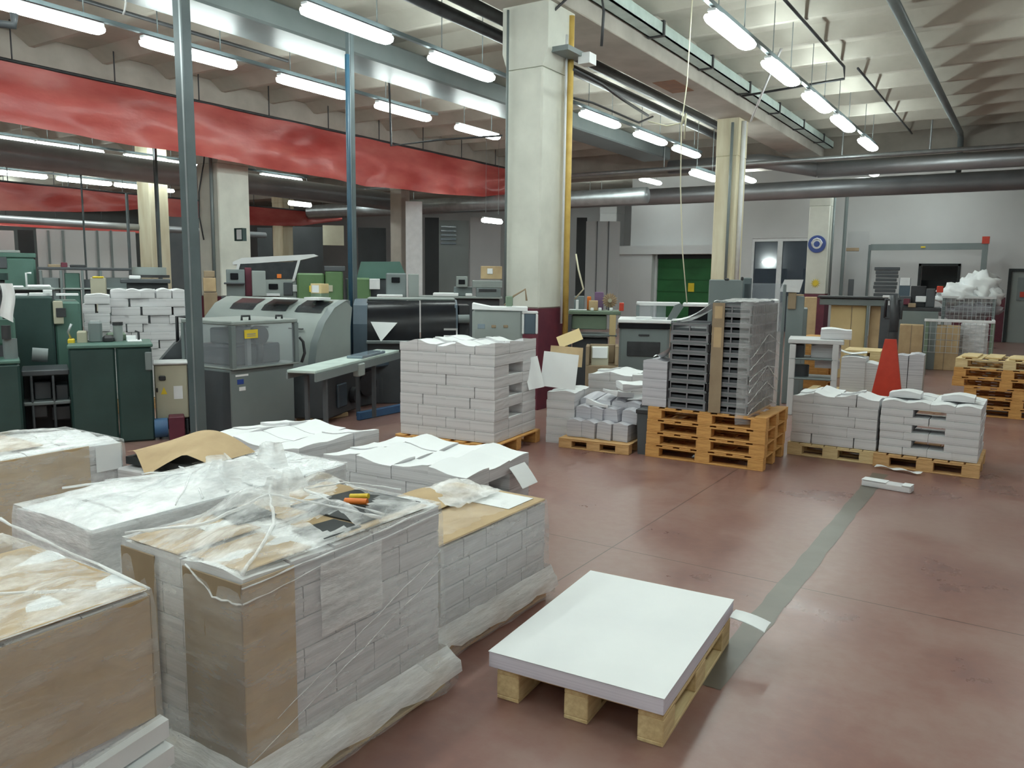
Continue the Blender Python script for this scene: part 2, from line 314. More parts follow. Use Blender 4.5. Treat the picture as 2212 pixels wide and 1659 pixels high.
q5=ond(866,540,24.9); c5=column(q5.x-.25,q5.y-.2,q5.x+.2,q5.y+.2,'concrete_beam',head=0,top=5.0,base=None,bz=0,label='grey column with a bright white board on its side')
p0=ond(876,435,24.2); p1=ond(912,435,24.2); p2=ond(890,625,24.2)
bd=thing('white_board','tall bright white board standing by a grey column','board',(p0.x,p0.y,0),math.atan2(p1.y-p0.y,p1.x-p0.x))
MB().box(0,0,0,(p1-p0).length,.05,ond(890,435,24.2).z,'white_paint').build('panel',bd)
# ---------------- beams, ducts, trays
def beam(x0,x1,z0,lb,y0=YF,y1=24.0,m='concrete_beam'):
    return S('beam',MB().box(x0,y0,z0,x1,y1,CZ,m,.01),lb)
b1=beam(-5.9,-5.1,5.0,'main concrete beam above the white columns')
MB().box(-5.75,13.1,4.994,-5.35,14.0,5.0,'rust').build('rust_stain',b1)
beam(-15.3,-14.5,5.0,'concrete beam above the near red curtain')
beam(-25,-24.2,5.0,'far concrete beam over the back machines')
S('beam',MB().box(XL,23.2,4.85,XR,24.0,CZ,'concrete_beam'),'dark cross beam in front of the back wall')
tr=thing('cable_tray','pale green cable tray along the main beam','tray',(-4.95,0,5.2))
MB().box(-.1,-2,0,.12,23,.02,'tray_mint').box(.10,-2,0,.12,23,.17,'tray_mint').box(-.1,-2,0,-.08,23,.17,'tray_mint').build('channel',tr)
for k in range(9): MB().box(-.12,5+k*2.1,-.02,.14,5.06+k*2.1,.2,'dark_metal').build('clamp',tr)
MB().box(.02,9.2,.17,.16,9.42,.36,'red_paint').build('alarm_bell',tr)
def run(name,label,cat,pts,r,m,n=12): return tag(MB().tube(pts,r,m,n).build(name),label,cat)
run('water_pipe','thick dark pipe under the ceiling at far right of hall','pipe',[(-1.85,6,5.3),(-1.85,22.7,5.3),(-1.85,23.0,5.2),(-1.85,23.1,4.0)],.07,'m_grey')
run('conduit_line','thin dark conduit beneath the ribbed ceiling','pipe',[(-3.1,7,5.38),(-3.1,15.2,5.38),(-3.1,15.3,5.2),(-4.9,15.3,5.1)],.022,'dark_metal',8)
run('conduit_line','thin conduit continuing over the aisle lights','pipe',[(-2.95,15.6,5.42),(-2.95,23,5.42)],.02,'dark_metal',8)
for i,(xx,zz,rr) in enumerate(((-6.35,5.15,.085),(-6.75,5.12,.085))):
    run('black_duct','black pipe beside the main beam, %s of the pair'%('inner','outer')[i],'duct',[(xx,4.5,zz),(xx,19.4,zz)],rr,'dark_metal')
p=onz(687,75,5.25); 
tag(MB().box(p.x-.55,-2,5.05,p.x+.28,22,5.40,'m_grey',.03).build('air_duct'),'wide flat grey air duct above the left light row','duct')
p=onz(640,137,5.2); run('lamp_rail','thin dark rail between the two left light rows','rail',[(p.x,1,5.2),(p.x,9.5,5.2)],.03,'dark_metal',8)
# long ducts in front of the back wall
a,b_=ony(1638,352,21.5),ony(2200,318,21.5)
run('silver_pipe','thin silver pipe crossing in front of the back beam','pipe',[(-24,21.5,a.z),(4.5,21.5,a.z+.0)],.055,'galv')
for k,(yy,rr,m_,nm) in enumerate(((373,.20,'duct','upper large grey round duct along the back'),(415,.24,'duct','lower large grey round duct along the back'))):
    z=ony(1800,yy-8,22.2+.5*k).z
    run('round_duct',nm,'duct',[(-26 if k else -5.0,22.2+.5*k,z),(4.8,22.2+.5*k,z)],rr,m_,20)
z=ony(1800,365,22.2).z; 
run('round_duct','short slanting elbow of grey duct behind the cream column','duct',[(-5.0,22.2,z),(-6.4,21.9,z+.28),(-9,21.9,z+.28)],.19,'duct',16)
p=onx(200,354,-17.5); run('round_duct','large grey duct running beyond the near curtain','duct',[(-17.5,2,p.z),(-17.5,20.0,p.z)],.27,'duct',20)
p=onx(900,455,-19); run('round_duct','shiny wide duct above the green machines','duct',[(-22,20.4,p.z-.1),(-9,20.4,p.z-.1)],.22,'galv',18)
p=ond(200,480,22); run('round_duct','dull duct low behind the second curtain','duct',[(p.x-1,p.y-6,p.z),(p.x-1,p.y+6,p.z)],.09,'duct',14)
# hangers
hg=MB()
for k,xx in enumerate((-9,-4.3,-2.35,.3)): tag(MB().cyl((xx,21.5,a.z),(xx,21.5,CZ),.02,'galv',6).build('pipe_hanger'),'thin rod holding up the silver pipe, %s from the left'%ORD[k+1],'hanger','pipe hangers')

# ---------------- curtains
def curtain(label,X,Y0,Y1,zt,fbot,seed,nu=120,nv=14,amp=.07):
    t=thing('curtain',label,'curtain',(X,Y0,zt))
    L_=Y1-Y0
    def fn(u,v):
        yy=u*L_; hgt=fbot(Y0+yy); dz=v*hgt
        xx=amp*(.35+v)*(noise.noise(Vector((yy*.9,v*2.2+seed,seed)))*2+.35*math.sin(yy*2.1+v*5+seed)+.2*math.sin(yy*7.3+v*2))
        return (xx,yy,-dz-.0)
    MB().grid(fn,nu,nv,'red_vinyl').build('fabric',t)
    MB().tube([(0,0,.02),(0,L_,.02)],.028,'dark_metal',8).build('rail',t)
    k=.8
    while k<L_: MB().cyl((0,k,.02),(0,k,CZ-zt),.012,'dark_metal',6).build('hanger',t); k+=1.7
    return t
XCU=-13.9
zt=onx(400,215,XCU).z
def bot1(Y):
    s=[(5,262,0),(0,0,0)]
    pts=[(-50,245),(0,262),(200,298),(430,338),(700,383),(800,402),(960,420),(1040,425),(1090,420)]
    # bottom edge as drop below the rail at a given Y
    best=[(onx(px,py,XCU).y,zt-onx(px,py,XCU).z) for px,py in pts]
    for (a0,d0),(a1,d1) in zip(best,best[1:]):
        if a0<=Y<=a1: return d0+(d1-d0)*(Y-a0)/(a1-a0)
    return best[0][1] if Y<best[0][0] else best[-1][1]
curtain('long red vinyl curtain hanging across the hall under the lights',XCU,4.2,22.5,zt,bot1,3.1)
XC2=-24.5; zt2=onx(200,412,XC2).z
def bot2(Y):
    pts=[(-50,458),(0,455),(170,458),(260,456),(335,448),(345,460),(400,478),(550,487),(650,488),(740,476)]
    best=[(onx(px,py,XC2).y,max(.1,zt2-onx(px,py,XC2).z)) for px,py in pts]
    for (a0,d0),(a1,d1) in zip(best,best[1:]):
        if a0<=Y<=a1: return d0+(d1-d0)*(Y-a0)/(a1-a0)
    return best[0][1] if Y<best[0][0] else best[-1][1]
curtain('second red curtain farther away behind the duct',XC2,onx(-50,400,XC2).y,onx(738,465,XC2).y,zt2,bot2,8.7,80,8,.05)
p=onx(100,500,-30); curtain('narrow dark red curtain farthest away over the pale wall',-30,onx(-40,495,-30).y,onx(330,490,-30).y,p.z+.42,lambda Y:.3,5.,40,4,.03)
# ---------------- fluorescent lights
lh=MB().box(-.05,-.74,.035,.05,.74,.08,'white_paint',.01).mesh('housing')
def dif():
    b=MB(); sec=[(-.115,0),(-.10,-.05),(-.05,-.075),(.05,-.075),(.10,-.05),(.115,0)]
    ys=[-.74,-.70,-.6,.6,.70,.74]; k=[.55,.9,1,1,.9,.55]
    sec=[(-.10,.034),(-.12,0),(-.10,-.045),(-.04,-.065),(.04,-.065),(.10,-.045),(.12,0),(.10,.034)]; vs=[(sx*kk,yy,sz*kk-.001) for yy,kk in zip(ys,k) for sx,sz in sec]; n=8
    fs=[(i*n+j,i*n+(j+1)%n,(i+1)*n+(j+1)%n,(i+1)*n+j) for i in range(5) for j in range(8)]+[(0,1,2,3,4,5,6,7),tuple(range(47,39,-1))]
    return b.add(vs,fs,'lamp_glow').mesh('diffuser')
dm=dif(); rodm=MB().cyl((0,0,.07),(0,0,CZ-4.75),.007,'m_grey',6).mesh('hanger')
def lamp(X,Y,label,group,z=4.75,s=1.):
    t=thing('ceiling_light',label,'light',(X,Y,z),0,group); t.scale=(s,s,1)
    link('housing',lh,t); link('diffuser',dm,t)
    for q_ in (-.5,.5): o=link('hanger',rodm,t,(0,q_,0)); o.scale=(1,1,(CZ-z)/(CZ-4.75))
def yy_(pts,z): return [onz(x,y,z) for x,y in pts]
def row(pts,z,nm,extra=(),s=1.):
    P=yy_(pts,z); X=sum(q.x for q in P)/len(P); n=0
    for q in sorted(list(P),key=lambda q:q.y):
        n+=1; lamp(X,q.y,'%s nearest fluorescent light in the %s'%(ORD[n],nm) if n>1 else 'nearest bright fluorescent light in the '+nm,'lights of the '+nm,z,s)
    for k,yy in enumerate(extra): lamp(X,yy,'fluorescent light overhead out of view, %s of the %s'%(ORD[k+1],nm),'overhead lights of the '+nm,z,s)
    tag(MB().box(X-.03,min([q.y for q in P]+list(extra))-.5,z+.10,X+.03,max(q.y for q in P)+1,z+.15,'post_grey').build('light_rail'),'thin grey rail carrying the '+nm,'rail')
    return X
ZL=4.75
row([(1578,68),(1688,157),(1769,221),(1826,267),(1870,312)],ZL,'row above the right aisle',(7.8,5.4,3.,.6,-1.8,-4.2))
row([(752,55),(997,147),(1300,258),(1406,299),(1484,328)],ZL,'row beside the main beam',(5.2,2.9,.6,-1.7,-4.))
row([(95,30),(413,117),(675,190),(872,242)],ZL,'row before the near curtain',(3.,.7,-1.6,-4.,14.3))
row([(-10,300),(152,322),(333,346),(460,364),(607,385)],4.55,'row behind the near curtain',(8.,),1.05)
row([(35,376),(180,392),(305,404)],4.5,'farthest row of lights',(),1.15)
row([(1522,380)],4.0,'spot low behind the cream column')
for k,(x,y,dd_) in enumerate(((648,441,26),(786,437,28),(1063,477,22))):
    p=ond(x,y,dd_); lamp(p.x,p.y,'tiny distant ceiling light, %s along the far ducts'%ORD[k+1],'distant lights by the ducts',p.z,.6)
for X in (.9,):
    for k,yy in enumerate((-3.5,0,4,9,14)): lamp(X,yy,'fluorescent light overhead out of view to the right, %s from the front wall'%ORD[k+1],'lights out of view at right',4.75)
for k,(xx,yy) in enumerate(((-11,25.2),(-2.6,25.0),(-7.4,23.85),(-4.0,23.85),(-15,29),(-19,29),(-24,28))): lamp(xx,yy,'added unseen light above the back ducts, %s'%ORD[k+1],'added lights above the back ducts',4.9 if yy>24 else 4.64)  # unseen lamps added to brighten the back wall and the signed column
for k,(xx,yy) in enumerate(((-29,9),(-29,14),(-29,19),(-33,12),(-33,18),(-24.4,24.8),(-37,10),(-37,17))): lamp(xx,yy,'added unseen light behind the far red curtain, %s'%ORD[k+1],'added lights behind the far curtain',4.9)  # unseen lamps added to lift the dark far left of the hall
# ---------------- posts
def post(x0,x1,pyb,D,z1,label,m='post_grey',bright=True):
    p=ond((x0+x1)/2,pyb,D); wv=(x1-x0)*D/F*.72
    t=thing('steel_post',label,'post',(p.x,p.y,0),math.radians(0))
    b=MB().box(-wv/2,-wv*.2,0,wv*.2,wv*.3,z1,m).box(wv*.36,-wv*.3,0,wv*.5,wv*.3,z1,m); b.build('web',t)
    MB().box(wv*.2,-wv*.3,0,wv*.36,wv*.35,z1,'galv' if bright else m).build('flange',t)  # paler flange colour paints the narrow highlight along the post
    MB().box(-wv*.8,-wv*.8,0,wv*.8,wv*.8,.015,m).build('base_plate',t); return t
post(396,440,700,8.44,CZ-.2,'tall grey-green steel post rising in front of the machines')
post(748,770,400,11.6,5.1,'thin steel post with blue pipe beside the hooded machine',bright=True)
p=ond(754,400,11.3); tag(MB().tube([(p.x,p.y,0),(p.x,p.y,2.3),(p.x,p.y,4.6)],.032,'post_blue',8).build('air_pipe'),'dark blue air pipe beside the thin steel post','pipe')
post(333,344,430,19,4.6,'slim light grey post behind the pile of white bundles')
post(176,181,450,20,4.4,'very thin pale post at far left')
post(273,281,500,22,3.6,'short thin post near the far wall')
# ================================================================ PALLETS
def pallet_meshes(L_,W_,H_,m,nb=5):
    th=H_*.14; bh=H_-3*th
    k={}
    k['deck_board']=MB().box(-L_/2,-W_/nb*.38,0,L_/2,W_/nb*.38,th,m,.003).mesh('deck_board')
    return k,th,bh
PM={}
def pallet(label,loc,rot,L_,W_,H_,m,group=None,nb=5,fold=False):
    """bottom runners and blocks run along local x"""
    key=(round(L_,2),round(W_,2),H_,m,nb)
    th=H_*.12; bh=H_-3*th; bw=.10
    if key not in PM:
        PM[key]={'deck_board':MB().box(-.055,-W_/2,0,.055,W_/2,th,m,.003).mesh('deck_board'),
          'stringer':MB().box(-L_/2,-.05,0,L_/2,.05,th,m,.003).mesh('stringer'),
          'block':MB().box(-.07,-.05,0,.07,.05,bh,m,.003).mesh('block'),
          'bottom_board':MB().box(-L_/2,-.05,0,L_/2,.05,th,m,.003).mesh('bottom_board')}
    q=PM[key]; t=thing('pallet',label,'pallet',loc,rot,group)
    for i in range(nb+2):
        link('deck_board',q['deck_board'],t,(-L_/2+.055+(L_-.11)*i/(nb+1),0,H_-th))
    for j in (-1,0,1):
        yv=j*(W_/2-.05)
        link('bottom_board',q['bottom_board'],t,(0,yv,0)); link('stringer',q['stringer'],t,(0,yv,H_-2*th))
        for i in (-1,0,1): link('block',q['block'],t,(i*(L_/2-.07),yv,th))
    return t
# ================================================================ PAPER BUNDLES
BM={}
def bundle_mesh(w_,d_,h_,kind,seed,m='paper'):
    key=(round(w_,3),round(d_,3),round(h_,3),kind,seed,m)
    if key in BM: return BM[key]
    rr=random.Random(seed*131+int(w_*1000)); a=rr.uniform(-1,1); b2=rr.uniform(-1,1)
    nx,ny,nz=6,4,4
    amp={'flat':.0,'soft':.02,'wave':.035}[kind]
    def top(u,v):
        if kind=='wave': return h_-.012+(.017*(math.cos(math.pi*u)*(1 if seed%2 else -1)+.3*math.cos(2*math.pi*u))+.010*math.sin(v*3+b2*3)+.012*a)
        return h_+amp*(math.cos((u-.5)*math.pi*1.6+a)*.6+.5*math.sin(u*3+v*2+b2*3)*(v-.3)+ (.35*a)*(u-.5)*2)
    def P(u,v,s):  # slight bulge and uneven leaves
        bl=.0015*math.sin(math.pi*s)
        jx=rr.uniform(-.001,.001)
        return ((u-.5)*(w_+2*bl)+jx,(v-.5)*(d_+2*bl),top(u,v)*s)
    mb=MB(); per=[(i/nx,0) for i in range(nx)]+[(1,j/ny) for j in range(ny)]+[(1-i/nx,1) for i in range(nx)]+[(0,1-j/ny) for j in range(ny)]
    n=len(per); vs=[P(u,v,s/nz) for s in range(nz+1) for u,v in per]
    mb.add(vs,[(s*n+k,s*n+(k+1)%n,(s+1)*n+(k+1)%n,(s+1)*n+k) for s in range(nz) for k in range(n)]+[tuple(range(n-1,-1,-1))],m,False)
    mb.grid(lambda u,v:((u-.5)*w_,(v-.5)*d_,top(u,v)),nx,ny,'paper_top' if m=='paper' else m)
    BM[key]=mb.mesh('paper_bundle'); return BM[key]
def stack(where,loc,rot,W_,D_,layers,h_,nx,ny,z0,group,holes=(),m='paper',cat='bundle',topkind='wave',skipf=None,name='paper_bundle',parent=None,full=0,jit=.004,l0=0):
    """layers of bundles on a pallet; local x to the right along the front, y away"""
    rm=Matrix.Rotation(rot,3,'Z'); cnt=0
    for l in range(layers):
        a,b=(nx,ny) if l%2==0 else (max(1,nx-1),ny+ (1 if ny<3 else 0))
        cw,cd=W_/a,D_/b; istop=l==layers-1
        for i in range(a):
            for j in range(b):
                if l<l0 or not (istop or j==0 or i==a-1 or any(h[0]==l and abs(h[1]-i)<=full for h in holes)): continue
                if (l,i,j) in holes: continue
                if skipf and skipf(l,i,j,a,b): continue
                k=R.randrange(3)*2+i%2; me=bundle_mesh(cw-.004,cd-.004,h_-.003,topkind if istop else 'flat',k,m)
                x=-W_/2+cw*(i+.5)+R.uniform(-jit,jit); y=cd*(j+.5)+R.uniform(-jit,jit)
                v=rm@Vector((x,y,0))+Vector((loc[0],loc[1],0)); z=z0+l*h_+.001
                o=link(name,me,parent); 
                if parent: o.location=(x,y,z)
                else:
                    o.location=(v.x,v.y,z); o.rotation_euler[2]=rot+R.uniform(-.012,.012)
                    lay='top layer' if istop else ('bottom layer' if l==0 else '%s layer up'%(ORD[l+1] if l<12 else 'high'))
                    pos='%s along front'%ORD[i+1] if j==0 else ('%s along side'%ORD[j+1] if i==a-1 else ('%s back %s across'%(ORD[j+1],ORD[i+1])))
                    tag(o,'paper bundle, %s, %s, %s'%(lay,pos,where.replace('white pile behind green cabinets','pile behind green cabinets')),cat,group)
                cnt+=1
    return cnt
def placed(mb,name,label,cat,loc,rot=0,group=None): return tag(mb.build(name,None,loc,rot),label,cat,group)
rad=math.radians
# ---------------- sheet pallet (foreground right)
ang=rad(4.2); ctr=(-1.395,3.04)
pallet('pale wooden pallet under the big flat stack of white sheets',(ctr[0]+.01,ctr[1]+.0,0),ang+math.pi/2,.98,.70,.138,'wood_pale')
shs=thing('sheet_stack','large flat stack of plain white paper sheets on low pallet','paper stack',(ctr[0],ctr[1],.139),ang)
MB().box(-.365,-.515,0,.365,.515,.064,'paper_side_stack',.002).build('ream',shs)
MB().box(-.367,-.517,.0645,.367,.517,.0665,'paper_top').build('top_sheet',shs)
fl=MB().grid(lambda u,v:(u*.16,(v-.5)*(.10+.02*u),-.028*u*u+.006*math.sin(v*3)),5,4,'paper_top')
fl.grid(lambda u,v:(u*.16,(v-.5)*(.10+.02*u),-.028*u*u+.006*math.sin(v*3)-.003),5,4,'paper_top')
tag(fl.build('loose_paper',None,(-1.045,3.50,.172),ang-.05),'folded white paper slip sticking out at the back corner of the sheet stack','paper')
# ---------------- film wrapped load builder
def wrapped(label,loc,rot,W_,D_,z0,z1,nx,ny,layers,cards=(),filmz=0,topcard=None,leanx=0.,tent=None,base=.05,seed=0,filmmat='film',topmat='film_top',corner=None,bm='paper',slump=0,gaps=()):
    """load with its front corner layout: local x right, y away, origin at front-left"""
    t=thing('wrapped_load',label,'wrapped load',loc,rot)
    h_=(z1-z0)/layers
    for l in range(layers):
        a,b=(nx,ny) if l%2==0 else (max(1,nx-1),ny+1)
        cw,cd=W_/a,D_/b
        for i in range(a):
            for j in range(b):
                if not(l==layers-1 or j==0 or i==a-1): continue
                me=bundle_mesh(cw-.006,cd-.006,h_-.004,'soft' if l==layers-1 else 'flat',R.randrange(4),bm)
                link('paper_bundle',me,t,(cw*(i+.5),cd*(j+.5),z0+l*h_+.002))
    for c in cards:
        MB().box(*c[:6],c[6] if len(c)>6 else 'card',.003).build('corner_board' if c[5]-c[2]>.3 else 'cardboard_sheet',t)
    o=base; e=.012+leanx
    r=random.Random(seed)
    # side film as ring surface, skirt flaring over the pallet
    prof=[(z1+.006,e*.5),(z1-.05,e),(z0+(z1-z0)*.66,e+.002),(z0+(z1-z0)*.33,e+.004),(z0+.06,e+.006),(z0+.015,o*.75),(z0-.01,o),(z0-.07,o+.004),(z0-.11,o+.002)]
    per=[(u,0) for u in [k/14 for k in range(14)]]+[(1,v) for v in [k/14 for k in range(14)]]+[(1-u,1) for u in [k/14 for k in range(14)]]+[(0,1-v) for v in [k/14 for k in range(14)]]
    n=len(per); vs=[]
    for pi_,(z,off) in enumerate(prof):
        for k,(u,v) in enumerate(per):
            cx_,cy_=(u-.5)*2,(v-.5)*2
            wob=.005*noise.noise(Vector((u*9+seed,v*9,z*7)))
            zz=z+ (.035*noise.noise(Vector((u*6+seed,v*6,3))) if pi_==len(prof)-1 else .006*noise.noise(Vector((u*8,v*8,seed+z*3))))
            vs.append((W_/2+(u-.5)*W_+max(-1,min(1,cx_*1.0))*(off+wob)*(1 if abs(cx_)>.99 else abs(cx_)),D_/2+(v-.5)*D_+cy_*(off+wob)*(1 if abs(cy_)>.99 else abs(cy_)),zz))
    mb=MB().add(vs,[(a*n+k,a*n+(k+1)%n,(a+1)*n+(k+1)%n,(a+1)*n+k) for a in range(len(prof)-1) for k in range(n)],filmmat,True)
    mb.build('side_film',t)
    sk=[(z0+.05,e+.006),(z0+.0,o*.8),(z0-.02,o+.004),(z0-.068,o+.010)]
    vs=[]
    for pi_,(z,off) in enumerate(sk):
        for k,(u,v) in enumerate(per):
            cx_,cy_=(u-.5)*2,(v-.5)*2; q=off+.006+.006*noise.noise(Vector((u*13+seed,v*13,z*9)))
            zz=z+(.06*noise.noise(Vector((u*7+seed,v*7,3))) if pi_==3 else .008*noise.noise(Vector((u*15,v*15,seed))))
            vs.append((W_/2+(u-.5)*W_+cx_*q,D_/2+(v-.5)*D_+cy_*q,zz))
    MB().add(vs,[(a*n+k,a*n+(k+1)%n,(a+1)*n+(k+1)%n,(a+1)*n+k) for a in range(3) for k in range(n)],'film_skirt',True).build('film_skirt',t)
    if tent is None: tent=lambda u,v:.02+.03*abs(noise.noise(Vector((u*4+seed,v*5,1))))
    def fn(u,v):
        x=-e*.5+u*(W_+e); y=-e*.5+v*(D_+e); ed=min(u,1-u,v,1-v)
        k=min(1,ed*6); return (x,y,z1+.008+k*(tent(u,v)+.014*abs(noise.noise(Vector((u*11+seed,v*13,2)))) ))
    mb=MB(); nn=44; vs=[fn(i/nn,j/nn) for j in range(nn+1) for i in range(nn+1)]
    def hole(u,v):
        for (gu,gv,ru,rv,rt) in gaps:
            du,dv=u-gu,v-gv; a_=du*math.cos(rt)+dv*math.sin(rt); b_=-du*math.sin(rt)+dv*math.cos(rt)
            if abs(a_)/ru+abs(b_)/rv<1: return True
        return False
    mb.add(vs,[(j*(nn+1)+i,j*(nn+1)+i+1,(j+1)*(nn+1)+i+1,(j+1)*(nn+1)+i) for j in range(nn) for i in range(nn) if not hole((i+.5)/nn,(j+.5)/nn)],topmat,True)
    mb.build('top_film',t)
    return t
def rope(parent,pts,r0,m='film_dense'):
    P=[]; 
    for (a,b) in zip(pts,pts[1:]):
        for k in range(6): P.append(Vector(a).lerp(Vector(b),k/6)+Vector((R.uniform(-.004,.004),R.uniform(-.004,.004),R.uniform(-.003,.003))))
    P.append(Vector(pts[-1])); MB().tube(P,[r0*.75*R.uniform(.5,1.3) for _ in P],m,7).build('twisted_film',parent)
# B: big wrapped load, front centre
BX0,BX1,BY0,BY1,BZ=-2.57,-1.945,1.50,2.46,.785
pallet('wooden pallet under the tall film-wrapped load in the foreground',((BX0+BX1)/2,(BY0+BY1)/2+.0,0),math.pi/2,1.0,.68,.125,'wood_pale')
W_,D_=BX1-BX0,BY1-BY0
cz=BZ-.0
cards=[(W_+.001,-.008,.03,W_+.006,.20,BZ-.02,'card'),(.34,-.012,.03,W_+.006,-.007,BZ-.02,'card_dark'),(-.006,-.012,.13,.19,-.007,BZ-.02,'card_dark'),
       (.02,.0,BZ+.002,.30,.34,BZ+.008,'card'),(.34,.02,BZ+.002,W_-.02,.30,BZ+.008,'card'),(.36,.42,BZ+.003,W_-.01,.9,BZ+.010,'card'),(.02,.45,BZ+.003,.30,.93,BZ+.010,'card')]
def tentB(u,v):
    r_=0
    for (a,b,h,s) in ((.30,.40,.10,.16),(.70,.62,.05,.2),(.2,.85,.07,.2),(.62,.16,.04,.15)): r_+=h*math.exp(-((u-a)**2+(v-b)**2)/s**2)
    return .015+r_
B=wrapped('tall film-wrapped load of paper with brown corner boards in the centre foreground',(BX0,BY0,0),0,W_,D_,.13,BZ,3,4,6,cards,tent=tentB,base=.055,seed=1,gaps=((.20,.42,.16,.07,.3),(.62,.74,.30,.13,-.4),(.84,.47,.12,.08,.6)))
MB().prism([(.02,.33),(.22,.30),(.24,.46),(.06,.50)],'z',BZ+.012,BZ+.016,'void').build('gap_shade_plate',B); MB().prism([(.44,.36),(.60,.36),(.60,.54),(.46,.54)],'z',BZ+.012,BZ+.016,'void').build('gap_shade_plate',B)  # dark plates paint the shade inside the open gaps of the film
MB().prism([(.20,.56),(.58,.56),(.58,.90),(.24,.90)],'z',BZ+.012,BZ+.017,'void').build('gap_shade_plate',B); MB().cyl((.36,.70,BZ+.03),(.45,.73,BZ+.035),.013,'orange',8).cyl((.33,.76,BZ+.03),(.41,.78,BZ+.04),.011,'yellow',8).build('orange_packets',B)
rope(B,[(.24,.60,BZ+.08),(.40,.58,BZ+.07),(W_-.02,.66,BZ+.03)],.007)
rope(B,[(.24,.60,BZ+.08),(.26,.80,BZ+.07),(.45,.93,BZ+.04)],.007)
rope(B,[(.02,.50,BZ+.06),(.14,.46,BZ+.08),(.30,.38,BZ+.12)],.006)
MB().box(.45,-.0165,BZ+.02,.46,-.015,BZ+.03,'film_dense').build('tape_end',B)
z=BZ
rope(B,[(.0,.0,z+.02),(.22,.16,z+.05),(.30,.38,z+.12),(.42,.30,z+.05),(W_,.0,z+.01)],.009)
rope(B,[(.30,.38,z+.12),(.45,.50,z+.08),(W_,.62,z+.03)],.008)
rope(B,[(.30,.38,z+.12),(.10,.55,z+.09),(.0,.8,z+.03)],.010)
rope(B,[(.36,-.014,z-.01),(.5,-.016,z-.085),(W_+.014,-.012,z-.085),(W_+.016,.3,z-.055),(W_+.014,.95,z-.03)],.0045)
rope(B,[(W_+.012,-.012,z-.035),(W_+.016,.35,z-.02),(W_+.014,.94,z+.0)],.0045)
rope(B,[(W_+.016,.0,.18),(W_+.018,.5,.36),(W_+.016,.95,.52)],.003)
rope(B,[(W_+.016,.1,.28),(W_+.018,.5,.43),(W_+.016,.95,.60)],.003)
MB().grid(lambda u,v:(W_+.0175+.003*math.sin(v*7),.30+u*.30,.48+v*.26),4,6,'film_dense').build('loose_film_flap',B)
MB().box(W_+.008,.33,.60,W_+.009,.40,.612,'print_ink').box(W_+.008,.42,.60,W_+.009,.47,.612,'print_ink').box(W_+.008,.35,.57,W_+.009,.45,.578,'print_ink').build('printed_mark',B)
# film flaps standing up from the top
for (x,y,hh,ww,rz) in ((.30,.40,.10,.13,.4),(.16,.62,.07,.12,1.2)):
    o=MB().grid(lambda u,v:((u-.5)*ww*(1-.4*v),.02*math.sin(u*9)*v+.03*v,v*hh),8,6,'film_dense').build('film_flap',B,(x,y,z+.07),rz)
# C: lower wrapped load
CX0,CX1,CY0,CY1,CZt=-2.68,-2.07,2.62,3.52,.53
pallet('wooden pallet under the lower film-wrapped load',((CX0+CX1)/2,(CY0+CY1)/2,0),math.pi/2,.92,.63,.125,'wood')
W_,D_=CX1-CX0,CY1-CY0
C_=wrapped('low film-wrapped load with a brown cardboard top behind the tall load',(CX0,CY0,0),0,W_,D_,.13,CZt,3,4,4,
   [(0,0,CZt+.002,W_,D_,CZt+.012,'card'),(W_-.10,-.010,.13,W_+.006,-.005,CZt-.02,'card_dark'),(W_+.001,0,.13,W_+.006,.001,CZt-.02,'card_dark')],base=.04,seed=4,tent=lambda u,v:.004,topmat='film_dark')
MB().box(W_-.30,D_-.28,CZt+.014,W_-.05,D_-.04,CZt+.0155,'paper_top').build('label_sheet',C_)
MB().grid(lambda u,v:(.02+u*.35,.45+v*.40,CZt+.03+.07*math.sin(u*3.1)*math.sin(v*3.1)+.02*noise.noise(Vector((u*9,v*9,0)))),16,16,'film_dense').build('crumpled_film',C_)
MB().grid(lambda u,v:(.0+u*.30,.30+v*.45,CZt+.02+.05*math.sin(u*2.6+.4)*math.sin(v*3.1)),12,10,'card').build('bent_flap',C_)
# D: near-left load
DX0,DX1,DY0,DY1,DZ=-2.68,-2.04,.30,1.255,.80
pallet('wooden pallet under the load at the near left edge',((DX0+DX1)/2,(DY0+DY1)/2,0),math.pi/2,.96,.65,.125,'wood_pale')
W_,D_=DX1-DX0,DY1-DY0
Dm=wrapped('film-wrapped brown load at the near left edge with white sheets below',(DX0,DY0,0),0,W_,D_,.13,DZ,3,4,6,
   [(W_+.001,.0,.42,W_+.007,D_-.003,DZ-.01,'card'),(0,0,DZ+.002,W_,D_,DZ+.010,'card'),(.0,D_+.001,.3,W_,D_+.006,DZ-.01,'card')],base=.03,seed=9,tent=lambda u,v:.012+.10*math.exp(-((u-.12)**2)/.03-((v-.95)**2)/.10)+.02*abs(noise.noise(Vector((u*5,v*5,7)))))
for k in range(5):
    off=(.035,.055,.050,.065,.060)[k]; zt_=.425-.075*k
    MB().add([(W_+.008,D_*a,z+.0) for a in (0,1.01) for z in (zt_-.062-(.14 if a==0 else 0),zt_-(.14 if a==0 else 0))]+[(W_+off,D_*a,z+.0) for a in (0,1.02) for z in (zt_-.066-(.14 if a==0 else 0),zt_-.012-(.14 if a==0 else 0))],[(0,1,3,2),(4,5,7,6),(0,1,5,4),(2,3,7,6),(1,3,7,5),(0,2,6,4)],'paper_top').build('sagging_sheets',Dm)
rope(Dm,[(.0,D_*.9,DZ+.12),(.3,D_*.97,DZ+.05),(W_,D_,DZ+.008)],.008)
rope(Dm,[(.0,.2,DZ+.02),(W_*.6,D_*.7,DZ+.03),(W_,D_,DZ+.008)],.006)
